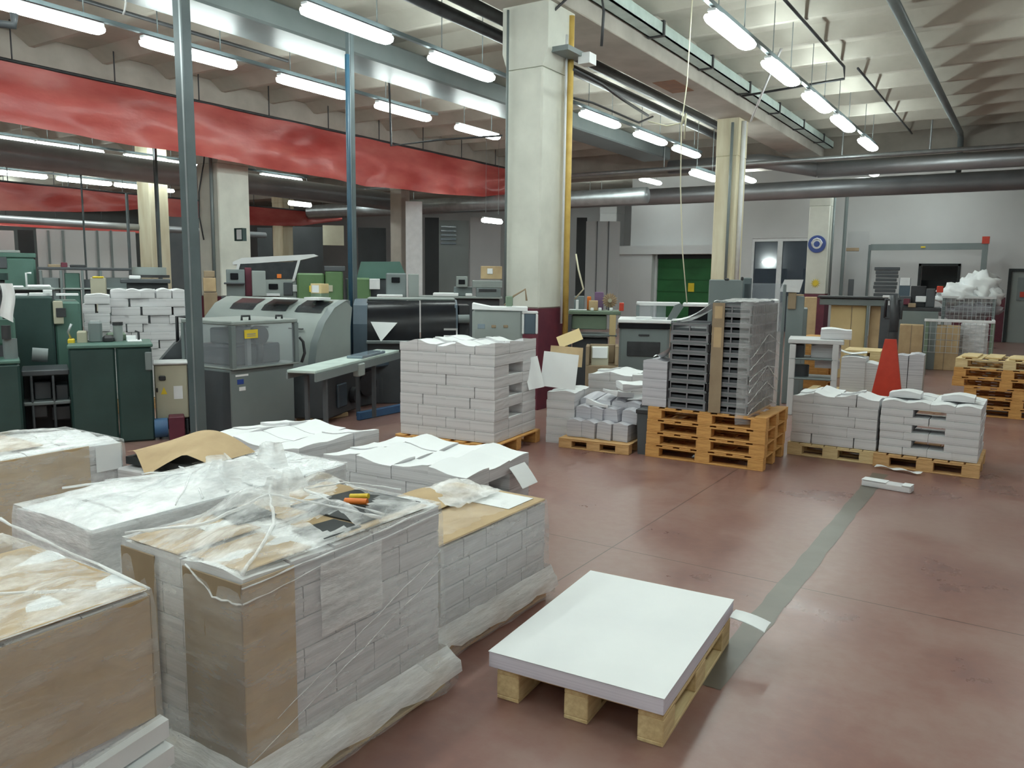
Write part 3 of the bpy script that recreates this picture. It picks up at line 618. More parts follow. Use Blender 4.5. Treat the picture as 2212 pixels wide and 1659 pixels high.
# E: white wrapped load behind B
EX0,EX1,EY0,EY1,EZ=-3.46,-2.88,1.56,2.55,.735
pallet('wooden pallet hidden under the white film-wrapped load',((EX0+EX1)/2,(EY0+EY1)/2,0),math.pi/2,.96,.60,.125,'wood_pale')
W_,D_=EX1-EX0,EY1-EY0
def tentE(u,v): return .01+.09*math.exp(-((u-.75)**2)/.06-((v-.75)**2)/.05)+.04*abs(noise.noise(Vector((u*3,v*4,7))))
Em=wrapped('white film-wrapped load of paper with rounded shoulder behind the brown-cornered load',(EX0,EY0,0),0,W_,D_,.13,EZ,2,4,6,[],base=.04,seed=12,tent=tentE,filmmat='film_dense',topmat='film_dense')
for (x,y,hh,ww,rz) in ((W_*.8,D_*.95,.13,.16,.9),(W_*.9,D_*.62,.11,.2,.3),(W_*.5,D_*.8,.07,.2,1.6)):
    MB().grid(lambda u,v:((u-.5)*ww*(1-.35*v),.03*math.sin(u*8)*v+.03*v,v*hh*(1-.3*abs(u-.5))),10,6,'film_dense').build('film_flap',Em,(x,y,EZ+.04),rz)
for k in range(5): rope(Em,[(W_*.1*k,D_*(.2+.15*k),EZ+.035+.01*k),(W_*.6,D_*.6,EZ+.075),(W_,D_*(.35+.13*k),EZ+.02)],.006)
# G: pallet with open carton lid, behind E
GX0,GX1,GY0,GY1,GZ=-3.98,-3.30,2.68,3.30,.60
pallet('wooden pallet hidden under the load with a lifted cardboard lid',((GX0+GX1)/2,(GY0+GY1)/2,0),0,.68,.60,.125,'wood_pale')
W_,D_=GX1-GX0,GY1-GY0
Gm=wrapped('loosely wrapped paper load with torn film, behind the white wrapped load',(GX0,GY0,0),0,W_,D_,.13,GZ,3,3,4,[],base=.02,seed=15,tent=lambda u,v:.01+.06*abs(noise.noise(Vector((u*4,v*4,3)))))
lid=thing('cardboard_sheet','bent brown cardboard sheet lifted off a dark gap, behind wrapped loads','cardboard',(-4.28,2.62,.60),rad(8))
MB().grid(lambda u,v:(u*.66-.12,v*.36-.10*(1-v)*max(0,1-abs(u-.42)/.30),.05+.10*math.sin(u*math.pi)*(.5+.5*v)-.14*(1-v)**2*max(0,1-abs(u-.42)/.30)),20,10,'card').build('sheet',lid)
MB().box(-.12,.0,-.02,.52,.36,.025,'void').build('lid_shade_slab',lid)  # dark slab paints the shade in the gap below the sheet
bx=thing('carton','open carton under the lifted cardboard sheet','carton',(-4.28,2.62,.0),rad(8))
MB().box(-.14,-.05,.0,.54,.38,.565,'paper',.01).build('body',bx)
# F: far-left load
FX0,FX1,FY0,FY1,FZ=-5.05,-4.42,1.55,2.60,.72
pallet('wooden pallet hidden under the brown load at the far left edge',((FX0+FX1)/2,(FY0+FY1)/2,0),math.pi/2,1.0,.62,.125,'wood_pale')
W_,D_=FX1-FX0,FY1-FY0
Fm=wrapped('film-wrapped load with brown cardboard sides at the left edge beyond the white load',(FX0,FY0,0),0,W_,D_,.13,FZ,3,4,5,
  [(W_+.001,.0,.13,W_+.007,D_-.2,FZ-.0,'card'),(0,-.008,.13,W_,-.002,FZ,'card'),(0,0,FZ+.002,W_*.7,D_-.35,FZ+.009,'card')],base=.02,seed=19,tent=lambda u,v:.01+.05*math.sin(min(1,u*1.3)*3.1)*math.sin(v*3.1))
MB().box(W_+.014,D_-.17,FZ-.16,W_+.016,D_-.02,FZ-.01,'paper_top').build('label_sheet',Fm)
# ---------------- H and I open stacks
pallet('wooden pallet under the low open stack in front of the steel post',(-4.45,3.9,0),0,1.02,.80,.125,'wood_pale')
stack('low stack before steel post',(-4.46,3.53),rad(1),.98,.78,4,.108,4,3,.13,'paper bundles on the open stack by the steel post')
pallet('wooden pallet under the open stack with wavy top',(-3.25,4.0,0),rad(3),1.12,.80,.125,'wood_pale')
stack('wavy stack with side notch',(-3.25,3.63),rad(3),1.12,.76,4,.106,5,3,.13,'paper bundles on the wavy open stack',holes=((2,4,1),))
ls=thing('loose_sheet','white sheet hanging off the corner of the wavy open stack','paper',(-2.70,4.22,.50),rad(3))
MB().grid(lambda u,v:(u*.10,(v-.5)*.20,-.10*u-.02*u*u),4,3,'paper_top').grid(lambda u,v:(u*.10,(v-.5)*.20,-.10*u-.02*u*u-.002),4,3,'paper_top').build('sheet',ls)
# ---------------- J tall stack
ja=rad(6); jw=1.06; jd=.90; jm=Matrix.Rotation(ja,3,'Z'); j0=Vector((-5.2,5.96,0))+jm@Vector((jw/2,0,0))
jc=j0+jm@Vector((0,jd/2,0))
pallet('wooden pallet under the tall stack of white bundles',(jc.x,jc.y,0),ja,jw+.08,jd+.08,.13,'wood_orange')
stack('tall block by white column',(j0.x,j0.y),ja,jw,jd,9,.1045,5,3,.135,'paper bundles of the tall stack',holes=((2,4,1),(4,4,1),(6,4,1)),topkind='wave')
# leaning sheets behind J
for k,(px_,py_,D__,w2,h2,rz,ry,mt,lb) in enumerate(((1205,800,8.05,.36,.36,.6,.10,'paper_top','large white sheet leaning tilted beside the tall stack'),(1160,805,7.95,.16,.32,.6,-.25,'paper_top','narrow white sheet leaning against the tall stack'),(1222,770,8.25,.34,.20,.5,.06,'card','brown cardboard piece behind the leaning white sheet'),(1235,730,8.4,.26,.12,.4,-.4,'plywood','cream folded sheet above the brown cardboard piece'))):
    p=ond(px_,py_,D__); t=thing('leaning_sheet' if mt!='card' else 'cardboard_piece',lb,'paper' if mt!='card' else 'cardboard',(p.x,p.y,p.z-h2/2),math.atan2(-p.x,p.y)*1.0)
    b=MB().grid(lambda u,v:((u-.5)*w2,.10*v+.01*math.sin(u*6),v*h2*.97),6,6,mt).grid(lambda u,v:((u-.5)*w2,.10*v+.01*math.sin(u*6)+.004,v*h2*.97),6,6,mt)
    o=b.build('sheet',t); o.rotation_euler[1]=ry
# support pile under leaning sheets
stack('short pile under leaning sheets',(-3.98,7.03),rad(10),.30,.5,6,.09,1,2,.0,'bundles under the leaning sheets',topkind='soft')
# ---------------- K messy pile
pallet('low wooden pallet under the slumped pile of bundles',(-3.56,7.20,0),rad(6),.74,.60,.10,'wood')
kk=0
names=('upright grey-edged bundle in the front of the slumped pile','tilted bundle in the slumped pile','loose bundle on top of the slumped pile')
for l in range(3):
    for i in range(4):
        w2=.155; h2=.17 if l==0 else .13
        me=bundle_mesh(w2,.30,h2 if l<2 else .07,'soft',(i+l)%4,'bundle_grey')
        x=-3.80+.165*i+(.03 if l else 0); y=7.13+.12*l+.017*i; z=.105+(0,.175,.31)[l]
        o=link('paper_bundle',me,None,(x,y,z)); o.rotation_euler=(rad(4*l),rad(R.uniform(-5,5)),rad(R.uniform(-6,10)))
        tag(o,('%s grey-edged bundle from the left in the %s of the slumped pile'%(ORD[i+1],('bottom row','middle row','top row')[l])),'bundle','bundles of the slumped pile')
for k,(px_,py_) in enumerate(((1335,845),(1300,870),(1385,855),(1365,830))):
    p=ond(px_,py_,8.1); me=bundle_mesh(.26,.20,.05,'wave',k,'paper')
    o=link('magazine_pile',me,None,(p.x,p.y,p.z-.03)); o.rotation_euler=(rad(-6+3*k),rad(6-4*k),rad(25*k-30)); tag(o,'thin tilted paper pile lying on the slumped bundles, %s from the tall stack'%ORD[k+1],'paper','thin piles on the slumped bundles')
# K2 stacks behind
pallet('wooden pallet behind the slumped pile of bundles',(-3.75,8.55,0),rad(6),1.10,.62,.125,'wood')
stack('stack behind slumped pile',(-3.75,8.26),rad(6),1.06,.58,5,.098,4,2,.13,'paper bundles of the stack behind the slumped pile',topkind='wave')
cr=thing('dark_bin','dark plastic bin squeezed between pallets on the floor','bin',(-3.10,7.06,0),rad(5))
MB().prism([(-.02,0),(.14,0),(.16,.42),(-.04,.42)],'y',0,.5,'m_grey_dark').build('body',cr); MB().box(-.05,-.01,.40,.17,.51,.44,'dark_metal',.005).build('rim',cr)
# ---------------- L crate tower on four pallets
la=rad(1.5)
for k in range(4):
    pallet('orange-brown wooden pallet under the crates, %s'%('lowest of four','second of four from the floor','third of four from the floor','topmost of four')[k],(-2.475+.005*k,7.43,.122*k),la+R.uniform(-.008,.008),1.12,.80,.121,'wood_orange','four pallets stacked under the crates',nb=5)
def crate_meshes():
    w2,d2,h2=.36,.46,.088; b={}
    s=MB().box(0,0,0,w2,d2,.008,'crate_grey').box(0,0,.008,.014,d2,h2,'crate_grey').box(w2-.014,0,.008,w2,d2,h2,'crate_grey').box(0,d2-.014,.008,w2,d2,h2,'crate_grey')
    s.box(0,0,.008,w2,.014,.016,'crate_grey').box(0,0,h2-.024,w2,.014,h2,'crate_grey').box(0,0,.016,.022,.014,h2-.024,'crate_grey').box(w2-.022,0,.016,w2,.014,h2-.024,'crate_grey').box(w2*.485,0,.016,w2*.515,.014,h2-.024,'crate_grey')
    for k in range(9): s.box(w2,.03+k*.048,.006,w2+.006,.042+k*.048,h2-.012,'crate_grey')
    b['tray']=s.mesh('tray'); b['rim']=MB().box(-.003,-.003,h2-.008,w2+.008,.0,h2,'m_grey').mesh('rim'); 
    b['contents']=MB().box(.018,.02,.012,w2-.018,d2-.018,h2*.45,'m_grey_dark').mesh('contents'); return b
cm=crate_meshes(); lm=Matrix.Rotation(la,3,'Z'); L0=Vector((-2.06,7.05,0))
def crate(x,y,z,lb,gp):
    v=L0+lm@Vector((x,y,0)); t=thing('plastic_crate',lb,'crate',(v.x,v.y,z),la+R.uniform(-.006,.006),gp)
    for k in cm: link(k,cm[k],t)
for k in range(9): crate(-.755,0,.49+.09*k,'grey slotted crate, %s from the bottom in the left front column on the pallets'%ORD[k+1],'crates in the left front column')
for k in range(11): crate(-.37,0,.49+.09*k,'grey slotted crate, %s from the bottom in the right front column on the pallets'%ORD[k+1],'crates in the right front column')
for k in range(11): crate(-.37,.47,.49+.09*k,'grey ribbed crate, %s from the bottom in the rear column on the pallets'%ORD[k+1],'crates in the rear column')
for k in range(5):
    v=L0+lm@Vector((-.90,.13,0)); o=link('paper_bundle',bundle_mesh(.24,.24,.086,'flat' if k<4 else 'soft',k%4,'bundle_grey'),None,(v.x,v.y,.49+.0885*k),la)
    tag(o,'grey bundle, %s from the bottom in the low column beside the crates'%ORD[k+1],'bundle','bundles beside the crates')
cv=thing('corner_board','brown cardboard edge protector standing against the crates','cardboard',tuple(L0+lm@Vector((-.36,-.02,.49))),la)
MB().box(0,0,0,.11,.006,1.0,'card_dark').box(.02,-.001,.60,.09,0,.78,'card').box(.02,-.001,.86,.09,0,.97,'card').build('board',cv)
# film round the crates
fm=thing('stretch_film','clear stretch film wound round the right side of the crate tower','film',tuple(L0+Vector((0,0,.40))),la)
def ff(u,v):
    s=u*1.10; x,y=(s-.10-.012,-.012) if s<.10 else (.014,s-.10)
    n_=.010*noise.noise(Vector((s*7,v*9,2)))
    return (x+n_,y-.0+n_*.3,v*1.10+.02*math.sin(s*5))
MB().grid(ff,30,30,'film').build('sheet',fm)
MB().grid(lambda u,v:(-.36+u*.37,v*.95,1.10+.025*abs(noise.noise(Vector((u*6,v*7,3))))+.02*math.sin(u*3)*math.sin(v*3)),14,18,'film_dense').build('top_sheet',fm)
for k in range(6): rope(fm,[(.0,-.02,.1+.1*k),(.022,.05,.15+.1*k),(.024,.5,.20+.1*k+.05*(k%3)),(.02,.95,.08+.12*k)],.005)
# slanted film at left shoulder
MB().grid(lambda u,v:(-.76+u*.36,.0+v*.4,.91+.16*u*u+.02*math.sin(v*9)),8,8,'film_dense').build('shoulder_film',fm)
MB().grid(lambda u,v:(-.92+u*.17,.0+v*.3,.56+.13*u*u+.02*math.sin(v*7+u*4)),8,8,'paper_top').build('crumpled_paper',fm)
# ---------------- M, N stacks
pallet('wooden pallet under the right-hand middle stack behind the crates',(-1.52,8.22,0),0,.80,.56,.125,'wood_pale')
stack('low stack beside crate tower',(-1.51,7.95),0,.77,.56,5,.098,4,2,.13,'paper bundles of the stack beside the crate tower',topkind='wave')
pallet('wooden pallet under the stack nearest the open floor',(-.70,8.30,0),rad(-.5),.86,.80,.125,'wood')
stack('stack with three dark gaps',(-.70,7.93),rad(-.5),.80,.78,7,.070,4,3,.13,'paper bundles of the stack with dark gaps',holes=((1,1,0),(3,1,0),(5,1,0),(1,1,1),(3,1,1),(5,1,1)),full=1,topkind='soft')
def oneb(x,y,z,w2,d2,h2,lb): 
    o=link('paper_bundle',bundle_mesh(w2,d2,h2,'soft',1),None,(x,y,z)); tag(o,lb,'bundle')
oneb(-.93,8.20,.635,.26,.22,.05,'single white bundle on top left of the stack with dark gaps'); oneb(-.50,8.22,.635,.26,.22,.05,'single white bundle on top right of the stack with dark gaps')
# gap interiors
# ---------------- papers on the floor
t=thing('paper_bundle','small white bundle lying flat on the floor before the gapped stack','bundle',(-.89,7.08,0),rad(-7))
MB().box(-.19,-.055,0,.19,.055,.055,'paper',.008).build('pages',t); MB().box(-.19,-.06,.056,.0,.05,.06,'paper_top').box(.12,-.06,.056,.19,.05,.062,'paper_top').build('cover',t)
t=thing('loose_paper','crumpled strip of white paper by the pallet corner','paper',(-.90,7.78,0),rad(-12))
MB().grid(lambda u,v:((u-.5)*.40,(v-.5)*.06,.012+.02*abs(math.sin(u*7+v))),14,3,'paper_top').build('sheet',t)
# ---------------- P stack of orange pallets at right
for k in range(6):
    pallet('brown wooden pallet by the right edge, %s'%(['lowest in the pile','second from the floor in the pile','third from the floor in the pile','fourth from the floor in the pile','fifth from the floor in the pile','topmost in the pile'][k]),(-.10+.01*k-(0 if k<3 else .12),12.15,.122*k),rad(2 if k<3 else -3),1.20,.85,.121,'wood_orange' if k<5 else 'wood_pale','pallets piled at the right edge')
for k in range(5):
    tag(MB().box(-.09,-.3,0,.09,.3,.02,'wood_pale',.003).build('plank',None,(-.62+.26*k,12.1,.735),rad(-3)),'short pale plank, %s from the left end on the pallet pile'%ORD[k+1],'plank','planks on the pallet pile')
# ---------------- red pallet truck
tk=thing('pallet_truck','red hand pallet truck with black handle parked behind the stacks','pallet truck',(-1.265,9.42,0),rad(0))
MB().prism([(-.20,.16),(.20,.16),(.055,1.08),(-.055,1.08)],'y',0,.05,'red_paint').build('frame',tk)
MB().prism([(-.20,.16),(.20,.16),(.0,.02)],'y',.0,.05,'dark_metal').build('lower_plate',tk)
for s_ in (-1,1): MB().prism([(0,.06),(-1.05,.05),(-1.05,.10),(0,.15)],'x',s_*.27-.08,s_*.27+.08,'red_paint').build('fork',tk)
for s_ in (-1,1): MB().cyl((s_*.27-.03,-.95,.04),(s_*.27+.03,-.95,.04),.04,'dark_metal',12).build('roller',tk)
MB().cyl((-.06,.12,.10),(.0,.12,.10),.1,'dark_metal',16).cyl((0,.12,.10),(.06,.12,.10),.1,'dark_metal',16).build('wheel',tk)
MB().cyl((0,.12,.15),(0,.14,1.15),.07,'dark_metal',12,.055).build('pump',tk)
MB().tube([(0,.15,1.0),(0,.18,1.35),(-.02,.2,1.55)],.05,'dark_metal',8).tube([(-.10,.2,1.3),(-.1,.2,1.5),(.06,.2,1.5),(.06,.2,1.3),(-.10,.2,1.3)],.018,'dark_metal',6).build('handle',tk)
# ================================================================ MACHINES AND BENCHES
class Fr:
    """a thing whose front runs between two measured points at one distance from the viewpoint, standing at its real place"""
    def __init__(s,name,label,cat,pl,pr,D,group=None,pyr=650,skew=0):
        s.D=D; a=ond(pl,pyr,D); b=ond(pr,pyr,D); s.a=a; s.pl=pl; s.pr=pr
        s.ang=math.atan2(b.y-a.y,b.x-a.x); s.w=math.hypot(b.x-a.x,b.y-a.y)
        s.t=thing(name,label,cat,(a.x,a.y,0),s.ang,group)
    def x(s,px): return s.w*(px-s.pl)/(s.pr-s.pl)
    def z(s,py,px=None): return ond(s.pl if px is None else px,py,s.D).z
    def box(s,mb,px0,px1,pt,pb,m,y0=0,y1=.4,c=.008):
        mid=(px0+px1)/2; zt=s.z(pt,mid); zb=0 if pb is None else s.z(pb,mid)
        mb.box(s.x(px0),y0,max(0,zb),s.x(px1),y1,zt,m,c); return mb
    def part(s,name,*bs,label=None):
        mb=MB()
        for b in bs:
            if callable(b): b(mb)
            else: s.box(mb,*b[:5],**(b[5] if len(b)>5 else {}))
        o=mb.build(name,s.t)
        if label: o['label']=label
        return o
# green machine cabinets, left
g=Fr('machine_cabinet','tall dark green machine cabinet at left with papers on top','machine',25,175,9.65)
g.part('body',(25,112,640,None,'m_green_dark',dict(y1=.9,c=.02)),(114,172,652,None,'m_green_mid',dict(y0=.03,y1=.9,c=.02)))
g.part('latch',(112,134,650,700,'beige',dict(y0=-.02,y1=.03)),(118,140,665,685,'dark_metal',dict(y0=-.03,y1=-.02)))
g=Fr('machine_cabinet','low dark green machine cabinet beside the beige electrical box','machine',140,330,8.75)
g.part('body',(140,240,752,None,'m_green_dark',dict(y1=.6,c=.02)),(242,322,750,None,'m_green_dark',dict(y1=.6,c=.02)))
g.part('top_plate',(138,325,744,752,'m_green_mid',dict(y0=-.01,y1=.62)))
g.part('hinge',(306,322,760,800,'m_grey',dict(y0=-.02,y1=0)))
g=Fr('gear_housing','grey gear housing and small fittings on the low green cabinet','machine',150,320,8.95)
z0=g.z(744,230)+.005
g.part('housing',lambda mb: mb.box(g.x(185),.1,z0,g.x(215),.4,g.z(696,200),'m_grey',.02))
g.part('motor',lambda mb: mb.cyl((g.x(250),.2,z0),(g.x(250),.2,g.z(705,250)),.045,'m_grey_light',14).cyl((g.x(250),.2,g.z(705,250)),(g.x(250),.2,g.z(698,250)),.05,'dark_metal',14))
g.part('lever',lambda mb: mb.tube([(g.x(150),.2,z0),(g.x(142),.1,z0+.12),(g.x(150),.1,z0+.2)],.012,'galv',6).tube([(g.x(296),.2,z0),(g.x(296),.2,z0+.1),(g.x(288),.2,z0+.11)],.012,'dark_metal',6))
g.part('fittings',lambda mb: mb.box(g.x(160),.1,z0,g.x(182),.3,z0+.12,'beige',.01).box(g.x(215),.1,z0,g.x(240),.3,z0+.07,'dark_metal',.02).box(g.x(140),.08,z0,g.x(155),.2,z0+.05,'yellow',.01).box(g.x(222),.3,z0,g.x(268),.42,z0+.09,'dull_green',.02))
g.part('paper',lambda mb: mb.box(g.x(270),.05,z0,g.x(302),.3,z0+.02,'paper_top').box(g.x(268),.2,z0,g.x(290),.3,z0+.06,'paper_top'))
g=Fr('machine_cabinet','dark teal machine base at the left picture edge with open gap','machine',-60,40,8.6)
g.part('body',(-60,32,788,None,'m_green_dark',dict(y1=.8,c=.02)),(-60,30,690,752,'m_green_mid',dict(y0=.3,y1=.9,c=.02)))
g.part('top_plate',(-60,34,780,788,'m_green_mid'))
g.part('motor',lambda mb: mb.cyl((g.x(15),.2,g.z(780,15)),(g.x(15),.2,g.z(735,15)),.06,'m_grey',12).cyl((g.x(8),.15,g.z(735,8)),(g.x(8),.15,g.z(705,8)),.04,'dark_metal',12))
g=Fr('open_machine_base','dark open machine frame with boxes between the green cabinets','machine',35,140,8.9)
g.part('frame',(35,140,800,812,'m_grey_dark',dict(y1=.5)),(52,58,812,None,'m_grey_dark'),(100,106,812,None,'m_grey_dark'),(35,140,868,876,'m_grey',dict(y1=.3)))
g.part('dark_backing',(35,140,812,None,'m_grey_dark',dict(y0=.42,y1=.6)))  # dark backing added to close off the bright view through the frame
g.part('tank',(60,98,830,868,'m_grey_dark',dict(y0=.15,y1=.4)),(108,136,835,868,'m_grey_dark',dict(y0=.1,y1=.4)),(56,86,878,905,'dark_metal',dict(y0=.05,y1=.3)),(96,138,880,910,'dark_metal',dict(y0=.05,y1=.3)))
g.part('roller',lambda mb: mb.cyl((g.x(60),.2,g.z(770,60)),(g.x(95),.2,g.z(772,95)),.07,'m_grey',14))
cl_=Fr('white_cloth','white cloth hung over a dark lever at the left edge','cloth',0,30,8.75)
cl_.part('cloth',lambda mb: mb.grid(lambda u,v:(cl_.x(2)+u*.10+.015*math.sin(v*5),-.02+.02*math.sin(u*6),cl_.z(612,10)-v*.30-.06*u*v),6,10,'paper_top'))
cl_.part('lever',lambda mb: mb.tube([(cl_.x(8),.1,cl_.z(690,8)),(cl_.x(8),.1,cl_.z(600,8))],.02,'dark_metal',8).cyl((cl_.x(8),.1,cl_.z(605,8)),(cl_.x(8),.1,cl_.z(590,8)),.05,'m_green_dark',10))
pp=Fr('loose_papers','loose white papers scattered on the tall green cabinet','paper',35,200,9.75)
pp.part('papers',lambda mb: [mb.box(pp.x(a),.1,pp.z(640,80)+.004,pp.x(b),.4,pp.z(640,80)+.01+h,'paper_top') for a,b,h in ((32,58,.01),(62,108,.02),(92,112,.05),(120,170,.012))])
# beige box
g=Fr('electrical_cabinet','beige electrical cabinet with yellow warning triangle beside the steel post','cabinet',325,400,8.9)
g.part('body',(325,398,788,905,'beige',dict(y1=.3,c=.012)))
g.part('top_plate',(323,400,783,788,'wall_grey',dict(y0=-.02,y1=.32)))
g.part('switch',(335,350,812,822,'dark_metal',dict(y0=-.02,y1=0)),(328,332,838,848,'dark_metal',dict(y0=-.015,y1=0)))
g.part('warning_label',lambda mb: mb.add([(g.x(338),-.003,g.z(852,345)),(g.x(352),-.003,g.z(852,345)),(g.x(345),-.003,g.z(836,345))],[(0,1,2)],'yellow'))
g.part('paper_label',(366,386,834,862,'white_paint',dict(y0=-.004,y1=0,c=0)))
g.part('leg',(330,336,905,None,'m_grey_dark')); g.part('leg',(390,396,905,None,'m_grey_dark'))
g=Fr('chute','dark sheet metal chute above the beige electrical cabinet','machine',335,405,9.3)
g.part('hopper',lambda mb: mb.prism([(g.x(336),g.z(784,336)),(g.x(402),g.z(784,402)),(g.x(402),g.z(700,402)),(g.x(385),g.z(735,385)),(g.x(372),g.z(745,372))],'y',0,.4,'m_grey_dark'))
g.part('stand',(350,395,790,None,'m_grey_dark',dict(y0=.05,y1=.35))); g.part('bracket',lambda mb: mb.tube([(g.x(380),.1,g.z(745,380)),(g.x(380),.1,g.z(685,380)),(g.x(402),.1,g.z(685,402))],.018,'dark_metal',6))
g=Fr('floor_motor','small blue-grey motor and pipe on the floor under the beige cabinet','machine',310,400,8.6)
g.part('motor',lambda mb: mb.cyl((g.x(320),.2,.12),(g.x(350),.2,.12),.10,'blue_rail',16)); g.part('cover',(352,388,905,None,'red_paint' if 0 else 'maroon',dict(y0=.1,y1=.3)))
# white bundle pile in the back left
a_=ond(240,700,10.9); b_2=ond(405,700,10.9); an=math.atan2(b_2.y-a_.y,b_2.x-a_.x); md=(a_+b_2)/2; wd_=(b_2-a_).length
pallet('wooden pallet hidden under the tall white pile behind the green cabinets',(md.x-math.sin(an)*.4,md.y+math.cos(an)*.4,0),an,wd_+.1,.85,.13,'wood')
def sk(l,i,j,a,b): return False
stack('white pile behind green cabinets',(md.x,md.y),an,wd_,.8,13,.104,5,3,.13,'paper bundles of the pile behind the green cabinets',topkind='soft',jit=.02,l0=5)
placed(MB().box(-wd_/2,0,.135,wd_/2,.8,.13+.104*5-.002,'paper',.01),'paper_stack','lower solid part of the white pile behind the green cabinets','paper stack',(md.x,md.y,0),an)
a2=ond(182,700,10.7); b3=ond(236,700,10.7); md2=(a2+b3)/2
pallet('wooden pallet hidden under the narrow pile behind the tall green cabinet',(md2.x,md2.y+.3,0),an,(b3-a2).length+.05,.5,.13,'wood')
stack('narrow pile touching green cabinet',(md2.x,md2.y),an,(b3-a2).length,.5,12,.108,2,1,.13,'paper bundles of the narrow white pile',topkind='soft',jit=.02,l0=6)
placed(MB().box(-(b3-a2).length/2,0,.135,(b3-a2).length/2,.5,.13+.108*6-.002,'paper',.01),'paper_stack','lower solid part of the narrow pile touching the green cabinet','paper stack',(md2.x,md2.y,0),an)
# grey cabinet with glazed guard (in front of the hood machine)
G=thing('trimmer_cabinet','grey machine cabinet with glazed upper guard and yellow label by the steel post','machine',(-7.62,5.20,0))
MB().box(0,0,0,.80,.84,.715,'m_grey',.01).box(-.001,-.004,.02,.79,-.001,.69,'m_grey_dark').build('base',G)
MB().box(0,0,.715,.84,.88,.735,'m_grey_light',.005).box(0,0,1.17,.84,.88,1.215,'m_grey_light',.01).build('ledge',G)
for (x,y) in ((.79,0),(.79,.83),(0,0),(0,.83)): MB().box(x,y,.735,x+.05,y+.05,1.17,'m_grey').build('guard_post',G)
MB().box(.81,.05,.735,.82,.83,1.17,'clear_plastic').build('guard_panel',G); MB().box(.05,.01,.735,.79,.02,1.17,'clear_plastic').build('guard_panel',G)
inn=MB().box(.1,.1,.735,.7,.75,.95,'m_grey_dark',.02).cyl((.7,.42,1.05),(.78,.42,1.05),.10,'dark_metal',16).tube([(.74,.42,1.0),(.74,.44,.85),(.74,.42,.75)],.035,'dark_metal',8).box(.2,.2,.95,.6,.6,1.12,'m_grey',.02).box(.72,.25,.74,.76,.30,1.14,'galv')
inn.build('mechanism',G)
yl=MB().box(.822,.17,1.03,.826,.34,1.12,'yellow').box(.8265,.20,1.07,.827,.31,1.08,'print_ink').box(.8265,.20,1.05,.827,.31,1.058,'print_ink'); yl.build('warning_label',G)
MB().box(.801,.06,.64,.803,.22,.66,'white_paint').box(.801,.08,.56,.803,.16,.61,'blue_sign').box(.801,.10,.49,.803,.18,.53,'white_paint').build('maker_label',G)
MB().tube([(.80,.93,1.0),(.80,.98,.95),(.80,1.0,.82),(.80,.95,.72)],.016,'dark_metal',8).build('hose',G)
MB().tube([(.75,.2,1.215),(.75,.2,1.26),(.75,.3,1.26),(.75,.3,1.215)],.012,'dark_metal',6).tube([(.75,.65,1.215),(.75,.65,1.25),(.75,.73,1.25),(.75,.73,1.215)],.012,'dark_metal',6).build('handle',G)
# hood machine: axis along x, curved shell facing -y, end plate facing +x
Hx0,Hx1,Hy0,Hy1=-9.3,-7.02,6.50,7.20
H_=thing('hooded_machine','pale grey curved-hood machine with three dark windows behind the glazed cabinet','machine',(Hx1,Hy0,0))
def prof(t_): # hood profile (y,z): from low front to top back
    P=[(0,.30),(.02,.60),(.08,.90),(.20,1.13),(.36,1.30),(.55,1.385),(.62,1.39)]
    k=t_*(len(P)-1); i=min(int(k),len(P)-2); f=k-i; return (P[i][0]*(1-f)+P[i+1][0]*f,P[i][1]*(1-f)+P[i+1][1]*f)
pl=[(0,.30),(.02,.60),(.08,.90),(.20,1.13),(.36,1.30),(.55,1.385),(.66,1.30),(.62,1.0),(.60,.30)]
MB().prism(pl,'x',-.03,0,'m_grey_light').build('end_plate',H_)
rimm=MB().grid(lambda u,v:(-.10+.12*v,prof(u)[0]-.012,prof(u)[1]+.004),18,1,'m_grey'); rimm.build('end_rim',H_)
sh=MB().grid(lambda u,v:(-2.25+2.2*u,prof(v)[0],prof(v)[1]),4,18,'m_grey_light').box(-2.25,.55,.3,-.03,.66,1.38,'m_grey').box(-2.25,.05,0,-.03,.6,.30,'m_grey_dark'); sh.build('hood',H_)
for k in range(3):
    x0_=-.62-.62*k
    MB().grid(lambda u,v:(x0_+u*.46,prof(.60+.20*v)[0]-.004,prof(.60+.20*v)[1]+.006),1,6,'smoked').build('window',H_)
    MB().box(x0_+.1,.10,1.04,x0_+.34,.13,1.055,'dark_metal',.004).build('handle',H_)
MB().box(-1.25,.17,1.10,-1.05,.20,1.13,'yellow',.004).build('label',H_)
MB().box(-1.15,.25,1.39,-.7,.45,1.40,'paper_top').box(-.45,.3,1.39,-.2,.5,1.42,'paper_top').build('papers',H_)
b=thing('box','small yellow-topped tin standing on the grey hood','box',(-7.55,6.98,1.395)); MB().box(0,0,0,.18,.14,.07,'dull_green',.005).box(.0,0,.07,.18,.14,.19,'plywood',.005).build('body',b); MB().box(.03,-.002,.08,.15,-.001,.17,'white_paint').build('label',b)
